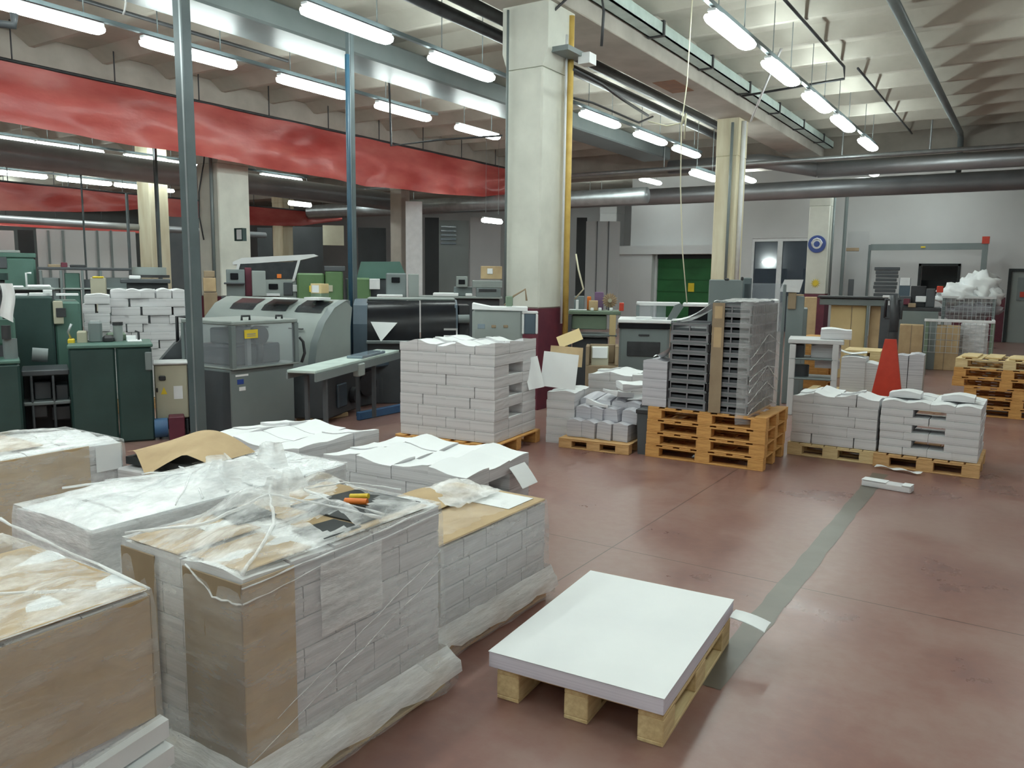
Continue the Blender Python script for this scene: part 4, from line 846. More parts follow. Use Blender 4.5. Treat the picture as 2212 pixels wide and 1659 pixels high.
# conveyor
CA=onz(650,800,.77); CB=onz(838,755,.77); CR=math.atan2(CB.y-CA.y,CB.x-CA.x)-math.pi/2
cvr=thing('conveyor','long narrow steel conveyor table beside the grey hood','conveyor',(CA.x,CA.y,.04),CR)
CL=(CB-CA).length; MB().box(-.15,0,.70,.15,CL,.73,'tray_mint',.005).box(-.16,0,.64,-.14,CL,.70,'m_grey').box(.14,0,.62,.16,CL,.70,'m_grey').build('table',cvr)
for yv in (.3,CL-.75): MB().box(-.12,yv,0,-.08,yv+.04,.64,'m_grey_dark').build('leg',cvr); MB().box(.08,yv,0,.12,yv+.04,.64,'m_grey_dark').build('leg',cvr)
MB().box(-.05,1.2,.731,.14,1.9,.76,'glass_blue',.004).build('guide',cvr)
MB().box(-.75,1.25,0,-.32,CL-.2,.60,'m_grey_dark',.02).box(-.32,1.5,.1,-.29,1.75,.38,'m_blue_grey',.01).cyl((-.31,1.95,.2),(-.25,1.95,.2),.10,'dark_metal',16).build('drive_unit',cvr)
MB().box(.10,1.02,.55,.18,1.18,.69,'m_grey_light',.01).build('control_box',cvr)
u_=thing('under_machine','dark machine base with belts under the conveyor','machine',(-7.60,7.25,0))
MB().box(0,.0,0,.40,.8,.62,'m_grey_dark',.02).box(.40,.0,.5,.5,.8,.60,'m_blue_grey',.02).build('body',u_)
MB().cyl((.41,.3,.3),(.47,.3,.3),.16,'dark_metal',18).build('pulley',u_)
MB().box(.41,.6,.1,.44,.8,.36,'m_grey',.01).build('panel',u_)
p=onz(785,925,0); tag(MB().box(-.03,0,0,.03,1.6,.10,'blue_rail',.01).build('floor_guard',None,(-6.55,6.75,0)),'blue steel guard rail on the floor under the conveyor','rail')
t=thing('floor_step','pale wooden board on the floor near the machine feet','board',(-7.1,6.0,0)); MB().box(0,.3,0,.25,.9,.05,'card',.005).build('board',t)
# dark glazed machine
g=Fr('glazed_machine','dark glass hooded machine with blue-grey ends beside the white column','machine',768,1018,10.6)
def dk(mb):
    for a,b_ in ((790,905),(908,985)):
        mb.grid(lambda u,v:(g.x(a+(b_-a)*u),.30-.30*math.cos(v*1.5),g.z(735,a)+(g.z(650,a)-g.z(735,a))*math.sin(v*1.5)),2,10,'black_glass')
g.part('glass_hood',dk)
g.part('end_panel',lambda mb: mb.prism([(.0,0),(.0,g.z(700,770)),(.10,g.z(660,770)),(.35,g.z(648,770)),(.7,g.z(648,770)),(.7,0)],'x',g.x(762),g.x(792),'m_blue_grey'))
g.part('end_panel',lambda mb: mb.prism([(.25,0),(.0,g.z(740,985)),(.05,g.z(690,985)),(.15,g.z(660,985)),(.35,g.z(650,985)),(.7,g.z(650,985)),(.7,0)],'x',g.x(983),g.x(989),'m_blue_grey'))
g.part('body',(790,1015,742,None,'m_grey_dark',dict(y0=.05,y1=.7)),(790,1020,735,742,'m_grey',dict(y0=-.06,y1=.5)),(790,985,645,650,'m_grey_light',dict(y0=.28,y1=.7)))
g.part('mechanism',(800,830,665,730,'m_grey_dark',dict(y0=.35,y1=.5)),(992,1016,660,735,'dark_metal',dict(y0=.15,y1=.6)),(930,960,670,720,'m_grey_dark',dict(y0=.35,y1=.5)))
g.part('roller',lambda mb: mb.cyl((g.x(990),.1,g.z(690,990)),(g.x(1015),.1,g.z(690,1015)),.06,'m_grey',14))
g.part('paper_feed',lambda mb: mb.grid(lambda u,v:(g.x(958+30*u),-.08+.10*math.sin(v*2.4),g.z(735,970)+v*.16),4,6,'paper_top'))
t=Fr('hanging_sheet','white triangular paper sheet hanging over the machine edge','paper',800,856,10.35)
t.part('sheet',lambda mb: mb.add([(t.x(800),0,t.z(695,800)),(t.x(858),0,t.z(697,858)),(t.x(822),-.06,t.z(737,822)),(t.x(800),.01,t.z(695,800)),(t.x(858),.01,t.z(697,858)),(t.x(822),-.05,t.z(737,822))],[(0,1,2),(3,5,4)],'paper_top'))
g2=Fr('control_console','light grey machine console with small screen in front of the white column','console',1020,1165,8.75)
g2.part('body',(1020,1130,668,None,'m_grey_light',dict(y1=.32,c=.03)))
g2.part('top_plate',lambda mb: mb.prism([(g2.x(1020),g2.z(655,1020)),(g2.x(1060),g2.z(663,1060)),(g2.x(1140),g2.z(664,1140)),(g2.x(1140),g2.z(672,1140)),(g2.x(1020),g2.z(668,1020))],'y',-.02,.34,'paper_top'))
g2.part('side_frame',(1128,1163,672,678,'white_paint',dict(y0=-.01,y1=.05)),(1128,1133,678,722,'white_paint',dict(y0=-.01,y1=.05)),(1158,1163,678,722,'white_paint',dict(y0=-.01,y1=.05)),(1133,1158,678,722,'m_blue_grey',dict(y0=.0,y1=.04)))
g2.part('screen',(1032,1048,700,710,'glass_blue',dict(y0=-.006,y1=0)))
g2.part('knob',(1062,1072,702,708,'card_dark',dict(y0=-.01,y1=0)),(1088,1098,702,708,'card_dark',dict(y0=-.01,y1=0)))
g2.part('tool',lambda mb: mb.tube([(g2.x(1090),.1,g2.z(660,1090)),(g2.x(1110),.12,g2.z(640,1110)),(g2.x(1135),.12,g2.z(625,1135)),(g2.x(1138),.1,g2.z(650,1138))],.012,'card_dark',6).box(g2.x(1092),.05,g2.z(662,1092),g2.x(1108),.15,g2.z(640,1092),'dull_green',.01))
# background machine line
g=Fr('operator_console','grey control console with dark screen on the far machine line','console',478,575,14.2)
g.part('body',(490,530,582,640,'m_grey',dict(y1=.4)),(478,575,640,None,'m_grey_dark',dict(y1=.5)),(545,575,585,640,'m_grey_light',dict(y0=-.1,y1=.1)))
g.part('screen',(499,516,590,604,'black_glass',dict(y0=-.02,y1=0))); g.part('tray',(485,530,610,614,'m_grey_dark',dict(y0=-.1,y1=0)))
g.part('support',(530,545,578,640,'maroon',dict(y0=.1,y1=.2)))
g=Fr('guarded_machine','far grey machine with slanted transparent guard and orange label','machine',505,690,15)
g.part('roof',lambda mb: mb.prism([(g.x(505),g.z(566,505)),(g.x(525),g.z(557,525)),(g.x(680),g.z(549,680)),(g.x(690),g.z(553,690)),(g.x(650),g.z(562,650)),(g.x(505),g.z(572,505))],'y',0,.8,'wall_grey'))
g.part('window',lambda mb: mb.prism([(g.x(512),g.z(603,512)),(g.x(632),g.z(603,632)),(g.x(645),g.z(565,645)),(g.x(520),g.z(570,520))],'y',0,.02,'smoked'))
g.part('frame',lambda mb: mb.prism([(g.x(630),g.z(608,630)),(g.x(636),g.z(608,636)),(g.x(650),g.z(562,650)),(g.x(644),g.z(562,644))],'y',-.02,.05,'wall_grey').prism([(g.x(505),g.z(606,505)),(g.x(511),g.z(606,511)),(g.x(522),g.z(568,522)),(g.x(516),g.z(568,516))],'y',-.02,.05,'wall_grey'))
g.part('label',(598,608,592,601,'orange',dict(y0=-.02,y1=-.01)))
g.part('body',(545,640,604,None,'m_grey_light',dict(y1=.7)),(580,600,613,625,'black_glass',dict(y0=-.02,y1=0)),(612,632,610,638,'m_grey_dark',dict(y0=-.02,y1=0)),(574,604,634,640,'white_paint',dict(y0=-.06,y1=0)))
g.part('notice',(632,642,615,630,'white_paint',dict(y0=-.03,y1=-.02)))
g=Fr('green_machine','far green machine body with yellow warning labels','machine',642,870,14.6)
g.part('body',(642,700,590,None,'m_green',dict(y1=.8,c=.03)),(702,740,586,None,'m_green',dict(y1=.8,c=.02)),(750,800,600,None,'m_green',dict(y1=.8,c=.03)),(700,745,575,586,'m_grey_dark',dict(y1=.6)))
g.part('warning_label',(668,682,617,631,'yellow',dict(y0=-.02,y1=-.01))); g.part('notice',(698,718,616,630,'beige',dict(y0=-.02,y1=-.01)),(797,820,602,625,'white_paint',dict(y0=-.03,y1=-.01)))
g.part('hood',lambda mb: mb.prism([(g.x(770),g.z(602,770)),(g.x(780),g.z(565,780)),(g.x(865),g.z(565,865)),(g.x(876),g.z(590,876)),(g.x(876),g.z(602,876))],'y',.1,.8,'m_green_mid'))
g.part('base',(745,870,602,None,'m_grey_dark',dict(y0=.15,y1=.7)))
g=Fr('operator_console','paired grey control boxes right of the far green machine','console',832,905,13.6)
g.part('body',(834,878,590,None,'m_grey',dict(y1=.4,c=.02)),(882,905,592,None,'m_grey_light',dict(y1=.3,c=.01))); g.part('screen',(846,864,599,611,'black_glass',dict(y0=-.02,y1=0)))
g.part('papers',(815,870,636,641,'paper_top',dict(y0=-.2,y1=0)))
g=Fr('workbench','cluttered far bench between the white board and the big column','bench',905,1085,13.2)
g.part('top',(905,1085,640,645,'m_grey_light',dict(y1=.6))); g.part('frame',(910,1080,646,None,'m_grey_dark',dict(y0=.1,y1=.5)))
g.part('paper_stack',(935,990,633,640,'paper_top'),(1005,1020,634,640,'paper_top'))
g.part('monitor',(985,1010,597,620,'m_grey_light',dict(y1=.1)),(990,1004,604,614,'black_glass',dict(y0=-.01,y1=0)),(980,1020,620,640,'m_grey',dict(y0=.1,y1=.4)))
g.part('device',(1028,1082,622,642,'m_grey',dict(y1=.3)),(1034,1072,624,630,'dark_metal',dict(y0=-.01,y1=0)),(1020,1085,606,622,'m_grey_light',dict(y1=.3)))
g=Fr('carton','brown carton with white label on the far grey device','carton',1036,1086,13.45)
g.part('body',(1038,1084,575,603,'card',dict(y1=.3))); g.part('label',(1052,1064,580,592,'white_paint',dict(y0=-.01,y1=0)))
b_=g.t; 
g=Fr('louvre_window','pale louvred window on the dark far wall','window',948,1012,29)
g.part('frame',(948,1012,476,None,'wall_blue_grey',dict(y1=.1)));
for k in range(5): g.part('slat',(952,985,488+9*k,492+9*k,'glass_blue',dict(y0=-.08,y1=0)))
for i,(a,b2_,t1,lb,mt) in enumerate(((560,592,492,'dark doorway opening right of the far white column','void'),(636,700,490,'wide dark opening behind the far guarded machine','void'),(775,835,492,'dark opening behind the teal hood','void'),(700,745,487,'yellow-green panel painted as a lit window in the far wall','beige'),(-60,40,497,'pale far wall panel at the left edge','wall_grey'),(48,82,497,'dark purple doorway between pale wall panels','void'),(88,300,498,'long pale panelled partition beyond the left machines','wall_grey'),(368,470,470,'dark panel painted as the shadowed recess behind the tall steel post','m_grey_dark'),(918,948,470,'dark strip of opening beside the white board','void'),(1015,1080,470,'dull grey far panel beside the big column','wall_grey_dark'),(1242,1264,470,'dark opening right of the big column','void'),(1262,1335,478,'pale far lockers right of the big column','wall_grey_dark'))):
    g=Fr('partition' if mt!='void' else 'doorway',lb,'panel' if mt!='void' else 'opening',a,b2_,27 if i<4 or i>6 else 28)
    g.part('panel',(a,b2_,t1,None if i!=3 else 530,mt,dict(y1=.1,c=0)))  # dark openings, recess and lit window: shade and glow are only panel colour
    if 'lockers' in lb:
        for k in range(1,3): g.part('seam',(a+(b2_-a)*k/3-1,a+(b2_-a)*k/3+1,t1,None,'m_grey_dark',dict(y0=-.02,y1=0,c=0)))
    if 'partition' in lb:
        for k in (22,52,125,155): g.part('post',(a+k,a+k+5,t1,None,'m_grey',dict(y0=-.06,y1=0,c=0)))
# left background machines
g=Fr('teal_machine','teal machine with box body at the far left edge','machine',-40,85,13.5)
g.part('body',(-40,82,556,None,'m_green_mid',dict(y1=.8,c=.03))); g.part('top_cover',(-40,50,540,546,'m_grey_light',dict(y1=.8)),(-40,84,546,556,'m_green_mid',dict(y1=.8)))
g.part('window',(0,20,555,580,'m_grey_dark',dict(y0=-.02,y1=0)))
g=Fr('workbench','long cluttered bench frame in front of the pale partition','bench',85,310,13)
g.part('top',(85,310,578,584,'m_grey_dark',dict(y1=.6))); 
for a in (88,130,175,215,300): g.part('leg',(a,a+6,584,None,'m_grey',dict(y1=.1)))
g.part('cabinet',(90,128,600,None,'m_grey',dict(y0=.05,y1=.5)),(140,172,590,None,'m_green_mid',dict(y0=.05,y1=.5)),(180,212,604,None,'m_grey_dark',dict(y0=.05,y1=.5)),(222,298,600,None,'m_grey',dict(y0=.1,y1=.5)))
g.part('shelf',(85,310,622,626,'m_grey_light',dict(y1=.5)))
g=Fr('tool_box','red-brown tools lying along the far bench','tools',108,195,13.1)
g.part('tools',(108,135,571,578,'card_dark'),(136,150,567,578,'maroon'),(155,190,572,578,'dark_metal'))
g=Fr('work_table','low table with papers before the teal machine','table',-30,120,10.8)
g.part('top',(-30,120,622,627,'m_grey_light',dict(y1=.7))); g.part('frame',(-28,118,627,None,'m_grey_dark',dict(y0=.1,y1=.6)))
g.part('papers',(28,52,618,622,'paper_top'),(60,112,616,622,'paper_top'))
g=Fr('lamp_stand','thin white bracket standing on the left table','bracket',55,75,11)
g.part('arm',lambda mb: mb.tube([(g.x(60),.3,g.z(622,60)),(g.x(60),.3,g.z(590,60)),(g.x(72),.3,g.z(590,72))],.012,'white_paint',6))
g=Fr('turntable','round white machine head above the tall white pile','machine',280,370,12.0)
g.part('drum',lambda mb: mb.cyl((g.x(325),.3,g.z(594,325)),(g.x(325),.3,g.z(577,325)),.22,'m_grey_light',24).cyl((g.x(325),.3,g.z(600,325)),(g.x(325),.3,g.z(594,325)),.26,'dark_metal',24))
g.part('deck',(262,370,603,612,'m_grey_dark',dict(y1=.7))); g.part('base',(275,365,612,None,'m_grey_dark',dict(y0=.1,y1=.6)))
g.part('paper',(281,306,595,603,'paper_top')); g.part('switch_box',(200,232,600,None,'beige',dict(y1=.2)),(205,228,597,601,'yellow',dict(y0=-.01,y1=.2)))
g=Fr('brown_sack_pile','brown packages stacked beside the post in the background','packages',440,470,13.2)
g.part('package',(440,468,600,630,'card')); g.part('package',(442,466,585,599,'card_dark')); g.part('package',(440,470,632,None,'card_dark'))
g=Fr('blue_container','blue container fixed on the far white column','container',472,490,18.35)
g.part('body',(472,489,545,568,'blue_rail',dict(y1=.2,c=.02))); g.part('holder',(474,487,568,580,'purple',dict(y1=.15)))
# ---------------- centre right
g=Fr('metal_bench','olive steel bench with shelves right of the big column','bench',1228,1342,11.6)
g.part('top',(1228,1342,672,680,'dull_green',dict(y1=.6))); 
for a,b2_ in ((1228,1236),(1318,1332)): g.part('leg',(a,b2_,680,None,'plywood' if a>1300 else 'm_grey_dark',dict(y1=.1)))
g.part('shelf',(1232,1335,722,727,'m_grey',dict(y1=.5))); g.part('drawer_unit',(1236,1312,682,712,'dull_green',dict(y0=.05,y1=.5)))
g.part('cabinet',(1238,1316,732,None,'m_grey_dark',dict(y0=.1,y1=.5)))
zt_=g.z(672,1280)+.003
def onb(nm,lb,cat,a,b2_,tp,mt,y0=.1,y1=.3,D=11.65,zb=672):
    q=Fr(nm,lb,cat,a,b2_,D)
    q.part('body',lambda mb: mb.box(0,y0,zt_,q.w,y1,q.z(tp,a),mt,.006)); return q
onb('carton','small orange-brown carton on the olive bench','carton',1272,1292,650,'card')
onb('red_tin','red tin at the left of the brush wheel on the bench','tin',1268,1277,642,'orange',y0=.35,y1=.45)
onb('red_tin','red tin right of the brush wheel on the bench','tin',1338,1348,655,'red_paint')
onb('grey_bucket','grey container holding a white roll on the bench','container',1240,1262,640,'m_grey'); onb('white_roll','white paper roll standing by the big column','roll',1244,1250,648,'paper_top',y0=0,y1=.08)
onb('dark_box','dark purple box behind the brush wheel','box',1284,1304,632,'purple',y0=.4,y1=.5)
for k,a in enumerate((1276,1293,1317)): onb('white_cup','white cup on the olive bench, %s from the big column'%ORD[k+1],'cup',a,a+7,665,'paper_top',y0=0,y1=.06)
onb('paper_pile','flat white papers on the bench beside the big column','paper',1230,1268,668,'paper_top',y0=.0,y1=.08)
bw=Fr('brush_wheel','round brown brush wheel with pale hub on the bench','wheel',1300,1335,11.75)
def bwf(mb):
    c=Vector((bw.w/2,.2,bw.z(650,1318))); r_=.115
    for k in range(16):
        a=k*math.pi/8; mb.add([c+Vector((0,-.02,0)),c+Vector((r_*.8*math.cos(a-.15),0,r_*.8*math.sin(a-.15))),c+Vector((r_*1.05*math.cos(a),0,r_*1.05*math.sin(a))),c+Vector((r_*.8*math.cos(a+.15),0,r_*.8*math.sin(a+.15)))],[(0,1,2,3)],'card_dark')
    mb.cyl(c,c+Vector((0,.03,0)),r_*.85,'card',16)
bw.part('bristles',bwf); bw.part('hub',lambda mb: mb.cyl((bw.w/2,.18,bw.z(650,1318)),(bw.w/2,.16,bw.z(650,1318)),.03,'beige',12)); bw.part('stand',lambda mb: mb.box(bw.w/2-.03,.2,zt_,bw.w/2+.03,.26,bw.z(660,1318),'m_grey_dark'))
g=Fr('wooden_box','brown wooden box with papers under the olive bench','box',1268,1342,9.8)
g.part('body',(1268,1340,790,None,'card_dark',dict(y1=.35))); g.part('side',(1268,1276,748,790,'card_dark',dict(y1=.35)),(1332,1340,748,790,'card_dark',dict(y1=.35)),(1276,1332,748,790,'card_dark',dict(y0=.3,y1=.35)))
g.part('papers',(1280,1318,750,792,'beige',dict(y0=.05,y1=.2)),(1282,1316,750,775,'paper_top',dict(y0=.03,y1=.05)))
g=Fr('bookbinding_machine','grey-green machine with dark slot and white worktop left of the crates','machine',1335,1480,10.6)
g.part('body',(1340,1450,702,None,'m_grey',dict(y1=.7,c=.03)),(1338,1450,698,710,'black_glass',dict(y0=-.03,y1=.7)))
g.part('panel',(1358,1430,738,770,'dark_metal',dict(y0=-.015,y1=0)),(1382,1406,722,726,'dark_metal',dict(y0=-.015,y1=0)))
g.part('worktop',(1336,1452,690,698,'paper_top',dict(y0=-.05,y1=.7)))
g.part('guard',lambda mb: mb.box(g.x(1375),.1,g.z(690,1375),g.x(1382),.13,g.z(657,1375),'m_grey').box(g.x(1375),.1,g.z(660,1375),g.x(1470),.5,g.z(655,1470),'white_paint').box(g.x(1382),.11,g.z(690,1382),g.x(1440),.12,g.z(660,1440),'clear_plastic'))
g.part('side_cheek',lambda mb: mb.prism([(g.x(1438),g.z(700,1438)),(g.x(1455),g.z(700,1455)),(g.x(1478),g.z(662,1478)),(g.x(1470),g.z(655,1470)),(g.x(1458),g.z(660,1458))],'y',0,.1,'m_grey'))
g.part('papers',(1375,1410,684,690,'paper_top',dict(y0=.0,y1=.08)))
g=Fr('work_table','white-edged table with dark window behind the crates','table',1475,1548,12.5)
g.part('top',(1475,1548,656,663,'white_paint',dict(y1=.6))); g.part('panel',(1488,1545,663,None,'black_glass',dict(y0=.05,y1=.5)))
g=Fr('grey_screen','upright grey board behind the crate tower','board',1530,1605,8.6)
g.part('board',(1530,1603,604,None,'m_grey',dict(y1=.05))); g.part('clip',(1563,1573,601,606,'dark_metal',dict(y0=-.01,y1=.06))); g.part('clip',(1598,1604,598,606,'dark_metal',dict(y0=-.01,y1=.06)))
g=Fr('blue_screen','blue-grey translucent board behind the crate tower','board',1605,1690,8.9)
g.part('board',(1605,1690,612,None,'clear_plastic',dict(y1=.03))); g.part('edge',(1603,1622,600,None,'post_grey',dict(y0=.0,y1=.05)),(1690,1697,614,None,'m_grey',dict(y1=.05)))
g=Fr('white_carton','white carton tilted behind the crate tower','carton',1690,1742,11.5)
g.part('body',lambda mb: mb.prism([(g.x(1682),g.z(630,1690)),(g.x(1726),g.z(632,1726)),(g.x(1733),g.z(604,1733)),(g.x(1692),g.z(604,1692))],'y',0,.3,'wall_grey')); g.part('stand',(1700,1738,640,None,'m_grey',dict(y0=.05,y1=.35)),(1702,1720,632,668,'card_dark',dict(y0=.02,y1=.2)))
# cord from ceiling and leaning rod
t=thing('cord','thin yellowish cord hanging from the ceiling to the machine','cord',(0,0,0)); q=[ond(1493,105,10.8),ond(1484,180,10.8),ond(1472,270,10.8),ond(1470,400,10.8),ond(1474,540,10.8),ond(1484,655,10.8)]; q[0].z=CZ
MB().tube(q,.008,'white_rope',6).tube([ond(1472,270,10.8),ond(1482,245,10.8),ond(1478,300,10.8)],.013,'white_rope',6).build('cord',t)
MB().tube([ond(1475,265,10.8)]+[ond(x_,y_,11+0*x_) for x_,y_ in ((1440,272),(1400,262))],.008,'white_rope',6).build('branch',t)
t=thing('fluorescent_tube_rod','thin pale rod leaning from the cream column to the ceiling','rod',(0,0,0)); MB().tube([ond(1692,95,14.5),ond(1655,180,15.5),ond(1622,262,16.6)],.02,'white_paint',6).build('rod',t)
t=thing('power_cable','thin dark cable sagging from the ceiling pipe right of the big column','cable',(0,0,0)); MB().tube([ond(1240,150,10),ond(1300,182,10.5),ond(1345,215,11.5),ond(1400,250,13)],.02,'dark_metal',6).tube([ond(1240,212,11),ond(1280,222,11.5),ond(1380,265,13),ond(1410,252,13.5)],.016,'dark_metal',6).build('cable',t)
t=thing('dark_rod','dark cable crossing under the ceiling beside the big column','cable',(0,0,0)); MB().tube([Vector((ond(840,290,15).x,ond(840,290,15).y,CZ)),ond(845,315,15),ond(950,302,15),ond(1085,293,15)],.02,'dark_metal',6).build('cable',t)
# ---------------- right background
g=Fr('board_rack','steel rack holding pale plywood sheets behind the crate tower','rack',1788,1915,15)
g.part('sheet',(1796,1842,655,None,'plywood',dict(y0=.1,y1=.2))); g.part('sheet',(1843,1874,655,None,'plywood',dict(y0=.1,y1=.2))); g.part('sheet',(1882,1905,662,None,'card',dict(y0=.15,y1=.2)))
g.part('upper_frame',(1765,1918,640,645,'dark_metal',dict(y0=-.05,y1=.5)),(1770,1915,646,660,'m_grey',dict(y0=.0,y1=.5))); g.part('post',(1874,1880,655,None,'m_grey',dict(y1=.1))); g.part('edge',(1906,1924,638,643,'white_paint',dict(y0=-.06,y1=0)),(1919,1925,640,660,'white_paint',dict(y0=-.06,y1=0)))
g=Fr('grey_cabinet','grey cabinet side behind the crate tower and orange pallets','cabinet',1710,1748,12.5)
g.part('body',(1708,1746,666,None,'m_grey',dict(y1=.5))); g.part('dark_side',(1712,1724,690,None,'m_grey_dark',dict(y0=-.01,y1=0)))
for k in range(7):
    p=ond(1767,712-7*k,13.4); pallet('orange pallet standing in the pile left of the plywood rack, %s from below'%ORD[k+1],(p.x,p.y+.2,.92-.72+.118*k if 0 else .118*k),rad(-5),.42,.5,.117,'wood_orange','pallets left of the plywood rack',nb=3)
for k in range(6):
    p=ond(1868,745,13.0); pallet('yellowish pallet in the pile before the plywood rack, %s from below'%ORD[k+1],(p.x,p.y,.115*k),rad(3),.50,.6,.114,'wood_pale' if k>3 else 'wood_orange','pallets before the plywood rack',nb=3)
g=Fr('side_table','white-topped steel table just right of the crate tower','table',1708,1832,10.6)
g.part('top',(1708,1830,734,744,'wall_grey',dict(y0=0,y1=.6))); 
for a in (1712,1806): g.part('leg',(a,a+14,744,None,'wall_grey',dict(y1=.08)))
g.part('shelf',(1712,1818,775,779,'m_grey',dict(y1=.5))); g.part('lower_shelf',(1712,1818,818,822,'m_grey',dict(y1=.5)))
g.part('dark_bin',(1716,1744,746,774,'m_grey_dark',dict(y0=.1,y1=.4))); g.part('motor',lambda mb: mb.cyl((g.x(1735),.25,g.z(818,1735)),(g.x(1735),.25,g.z(792,1735)),.12,'m_grey_dark',16))
def pile(lb,a,b2_,tp,bt,D,m='paper',n=1,cat='paper stack',gp=None,kind='soft'):
    p0,p1=ond(a,bt,D),ond(b2_,bt,D); w2=(p1-p0).length; zt__=ond((a+b2_)/2,tp,D).z; zb=ond((a+b2_)/2,bt,D).z
    o=link('paper_stack',bundle_mesh(w2,min(.5,w2),max(.01,zt__-zb),kind,R.randrange(4),m),None,((p0.x+p1.x)/2,(p0.y+p1.y)/2+.2,zb),math.atan2(p1.y-p0.y,p1.x-p0.x)); return tag(o,lb,cat,gp)
pile('wavy white paper stack on the steel table right of crates',1765,1832,712,733,10.7)
pile('white paper stack on the table shelf',1744,1808,746,774,10.75)
pile('white sheets stack on the lower table shelf',1752,1806,778,796,10.7)
q=ond(1880,818,12.2); pallet('pale pallet carrying white stacks behind the red truck',(q.x+.05,q.y,0),rad(2),1.75,.8,.14,'wood_pale')
q2=.142
for k,(a,b2_,tp,lb) in enumerate(((1820,1872,768,'white paper stack on the pallet left of the red truck'),(1862,1900,782,'short white paper stack next to the red truck'),(1935,1962,765,'upright grey-white books right of the red truck'),(1964,1996,763,'bluish grey bundle right of the red truck'))):
    p0,p1=ond(a,800,12.2),ond(b2_,800,12.2); h2=ond(a,tp,12.2).z-q2
    o=link('paper_stack',bundle_mesh((p1-p0).length,.4,max(.08,h2),'soft',k,'paper' if k<2 else 'bundle_grey'),None,((p0.x+p1.x)/2,(p0.y+p1.y)/2,q2+.001),rad(3)); tag(o,lb,'paper stack')
t=Fr('loose_sheet','curled white sheet on the pallet stack left of the red truck','paper',1818,1882,12.0)
t.part('sheet',lambda mb: mb.grid(lambda u,v:(t.x(1818)+u*t.w,.1+v*.3,t.z(758,1840)-.05*u-.03*math.sin(u*4)),8,4,'paper_top').grid(lambda u,v:(t.x(1818)+u*t.w,.1+v*.3,t.z(758,1840)-.05*u-.03*math.sin(u*4)-.006),8,4,'paper_top'))
for k,(a,b2_,tp,D,lb) in enumerate(((1948,2000,702,17,'tall brown carton right of the red truck'),(2018,2080,704,17.5,'upper brown carton beside the green-posted cage'),(2018,2080,736,17.5,'lower brown carton beside the green-posted cage'))):
    g=Fr('carton',lb,'carton',a,b2_,D); 
    if k==1: g.part('body',(a,b2_,tp,735,'card',dict(y1=.4)))
    else: g.part('body',(a,b2_,tp,None,'card',dict(y1=.4)))
    g.part('tape',((a+b2_)/2-1,(a+b2_)/2+1,tp,735 if k==1 else None,'card_dark',dict(y0=-.004,y1=0,c=0)))
def cage(lb,a,b2_,tp,bt,D,posts='m_grey',railm='white_paint',fill=True):
    g=Fr('mesh_cage',lb,'cage',a,b2_,D)
    def wires(mb):
        z0=g.z(bt,a) if bt else .1; z1=g.z(tp,a); n=12
        for k in range(n+1): mb.box(g.w*k/n-.004,0,z0,g.w*k/n+.004,.008,z1,'galv')
        for k in range(6): zz=z0+(z1-z0)*k/5; mb.box(0,-.004,zz-.004,g.w,.004,zz+.004,'galv')
        for k in range(7): mb.box(g.w-.004,.6*k/6-.004,z0,g.w+.004,.6*k/6+.004,z1,'galv')
    o=g.part('wire_mesh',wires); o['kind']='stuff'
    g.part('top_rail',lambda mb: mb.box(-.02,-.02,g.z(tp,a)-.02,g.w+.02,.02,g.z(tp,a)+.03,railm,.005).box(g.w-.02,0,g.z(tp,a)-.02,g.w+.02,.6,g.z(tp,a)+.03,railm))
    for xx in (0,g.w-.04): g.part('post',lambda mb: mb.box(xx,0,0,xx+.06,.06,g.z(tp,a),posts,.004))
    return g
cage('wheeled cage with green post and white top rail by the right wall',2003,2152,692,760,16.5,'dull_green')
g=cage('wire basket cage heaped with white scrap paper',2036,2150,642,690,19,'m_grey','wall_grey')
def blob(name,lb,cat,px_,py_,D,rx,ry_,rz_,m,seed,zmin=None):
    c=ond(px_,py_,D)
    def fn(u,v):
        th=u*2*math.pi; ph=v*math.pi; d=Vector((math.cos(th)*math.sin(ph),math.sin(th)*math.sin(ph),math.cos(ph))); k=1+.45*noise.noise(d*2.4+Vector((seed,0,0)))+.28*abs(noise.noise(d*6+Vector((seed,3,0))))
        return (d.x*rx*k,d.y*ry_*k,d.z*rz_*k)
    return tag(MB().grid(fn,28,16,m).build(name,None,(c.x,c.y,c.z)),lb,cat)
hp=thing('scrap_heap','crumpled white plastic and paper heaped above the basket cage','scrap',(0,0,0))
for q_ in ((2072,636,19.3,.36,.3,.22,1),(2118,626,19.35,.34,.3,.32,5),(2098,622,19.5,.28,.25,.22,7),(2050,645,19.3,.24,.2,.12,11),(2140,640,19.3,.22,.2,.2,13)):
    o=blob('crumpled_film','','',q_[0],q_[1],q_[2],q_[3],q_[4],q_[5],'paper_top',q_[6]); o.parent=hp
blob('plastic_bags','clear grey plastic bags inside the basket cage','bags',2093,668,19.4,.50,.25,.22,'bundle_grey',9)
g=Fr('plastic_wrapped_bale','shiny grey plastic-wrapped bale below the scrap basket','bale',2080,2152,18)
g.part('body',(2082,2140,697,None,'bundle_grey',dict(y1=.5,c=.05))); g.part('film',(2080,2142,695,None,'film_dense',dict(y0=-.02,y1=.55,c=.06)))
g=Fr('dark_crate_pile','pile of dark flat crates before the back wall','crates',1885,1945,22)
for k in range(7): g.part('crate',(1886+R.randint(-2,2),1935+R.randint(-2,6),577+8*k,584+8*k,'m_grey_dark',dict(y1=.6)))
g.part('stand',(1886,1940,634,None,'m_grey_dark',dict(y1=.6)))
g=Fr('black_bin','black bin with white paper inside near the steel frame','bin',1938,1966,19)
g.part('body',(1940,1964,600,None,'m_blue_grey',dict(y1=.4))); g.part('paper',(1941,1963,600,617,'white_paint',dict(y0=-.01,y1=0)))
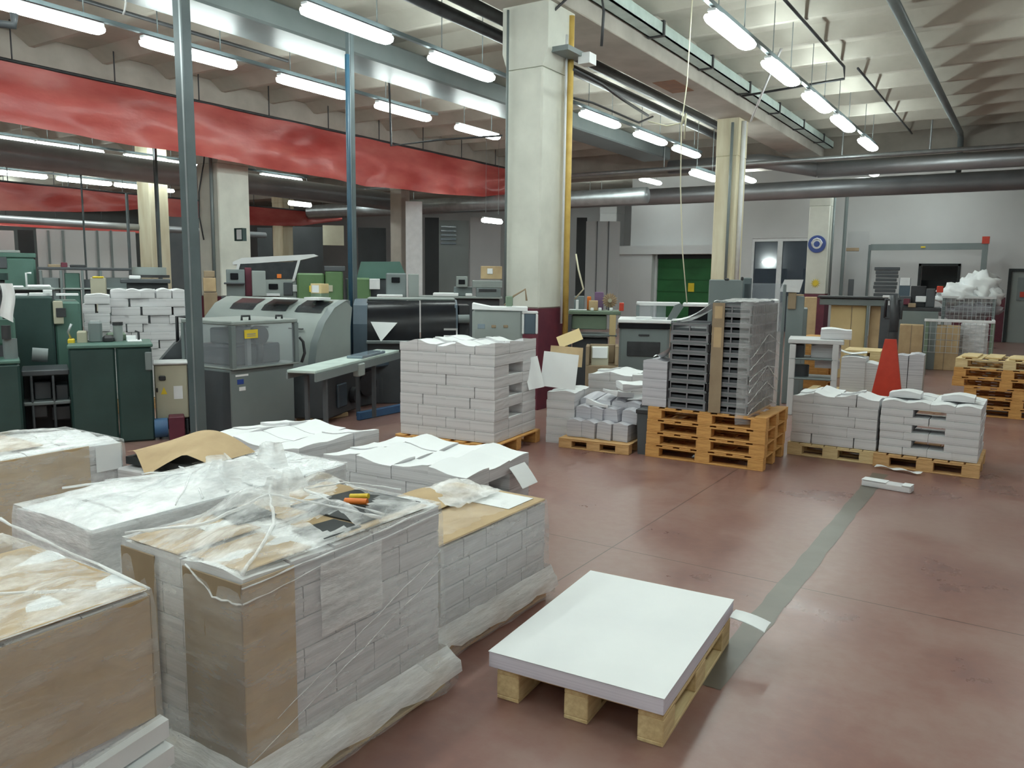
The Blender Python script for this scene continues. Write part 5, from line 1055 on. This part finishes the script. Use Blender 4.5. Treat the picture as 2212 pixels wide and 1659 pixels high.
g=Fr('machine_table','dark machine cluttered with red parts in front of the hatch','machine',1930,2035,17.5)
g.part('body',(1935,2030,672,None,'m_grey',dict(y1=.8))); g.part('bed',(1930,2035,664,672,'dark_metal',dict(y1=.8)))
g.part('mechanism',(1966,2000,618,664,'dark_metal',dict(y0=.3,y1=.6)),(2000,2020,624,664,'m_grey_dark',dict(y0=.2,y1=.6)),(1942,1968,640,664,'m_grey_dark',dict(y0=.1,y1=.4)))
g.part('red_part',(1952,1966,645,658,'maroon',dict(y0=0,y1=.1)),(2022,2036,618,632,'red_paint',dict(y0=.1,y1=.2)),(1963,1980,655,664,'card_dark',dict(y0=-.02,y1=.1))); g.part('notice',(1978,2001,640,653,'white_paint',dict(y0=.15,y1=.17)))
g=Fr('small_dark_cabinet','small dark cabinet against the pale wall near the signed column','cabinet',1825,1848,25.5)
g.part('body',(1830,1842,603,None,'m_grey_dark',dict(y1=.3))); g.part('box',(1820,1848,535,542,'card_dark',dict(y0=.1,y1=.3)))
# wall panel strips right of signed column
g=Fr('wall_panel','pale vertical panel strip right of the signed column','panel',1808,1868,26.4)
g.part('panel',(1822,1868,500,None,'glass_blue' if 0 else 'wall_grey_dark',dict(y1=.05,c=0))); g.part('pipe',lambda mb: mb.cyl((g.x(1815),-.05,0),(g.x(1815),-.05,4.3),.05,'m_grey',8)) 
g=Fr('cardboard_heap','brown cartons behind the crate tower under the signed column','cartons',1715,1765,14.5)
g.part('carton',(1738,1765,642,None,'card',dict(y1=.3))); g.part('carton',(1715,1736,636,None,'card_dark',dict(y1=.3)))
# camera-like spot lamp at the left ceiling edge
g=Fr('cable_holder','grey ceiling bracket at the upper left corner','bracket',0,40,9.5,pyr=60)
g.part('arm',lambda mb: mb.tube([(g.x(-20),0,g.z(52,0)),(g.x(30),0,g.z(55,30)),(g.x(32),0,g.z(30,32))],.04,'m_grey_dark',8))
t=thing('white_wire','short white wire dangling from the ceiling','wire',(0,0,0)); q=[ond(268,-30,8),ond(272,5,8),ond(270,20,8),ond(266,32,8)]; MB().tube(q,.008,'white_paint',6).build('wire',t)
# ---------------- floor marking
mk=MB(); pts=[]
r_=random.Random(3); n=40
for k in range(n+1):
    yy=3.1+k*(7.6-3.1)/n; wv=.062+.012*noise.noise(Vector((yy*3,0,0)))+r_.uniform(-.004,.004); xx=-1.02+.01*noise.noise(Vector((yy*2,5,0))); pts.append((xx-wv,xx+wv,yy))
vs=[(a,y_,.0015) for a,b,y_ in pts]+[(b,y_,.0015) for a,b,y_ in pts]
mat('stripe',(.16,.145,.12),(.13,.115,.095),rough=.35,scale=4)
mk.add(vs,[(k,k+1,n+2+k,n+1+k) for k in range(n)],'stripe')
S('trim_2',mk,'worn grey-green stripe painted along the red floor')
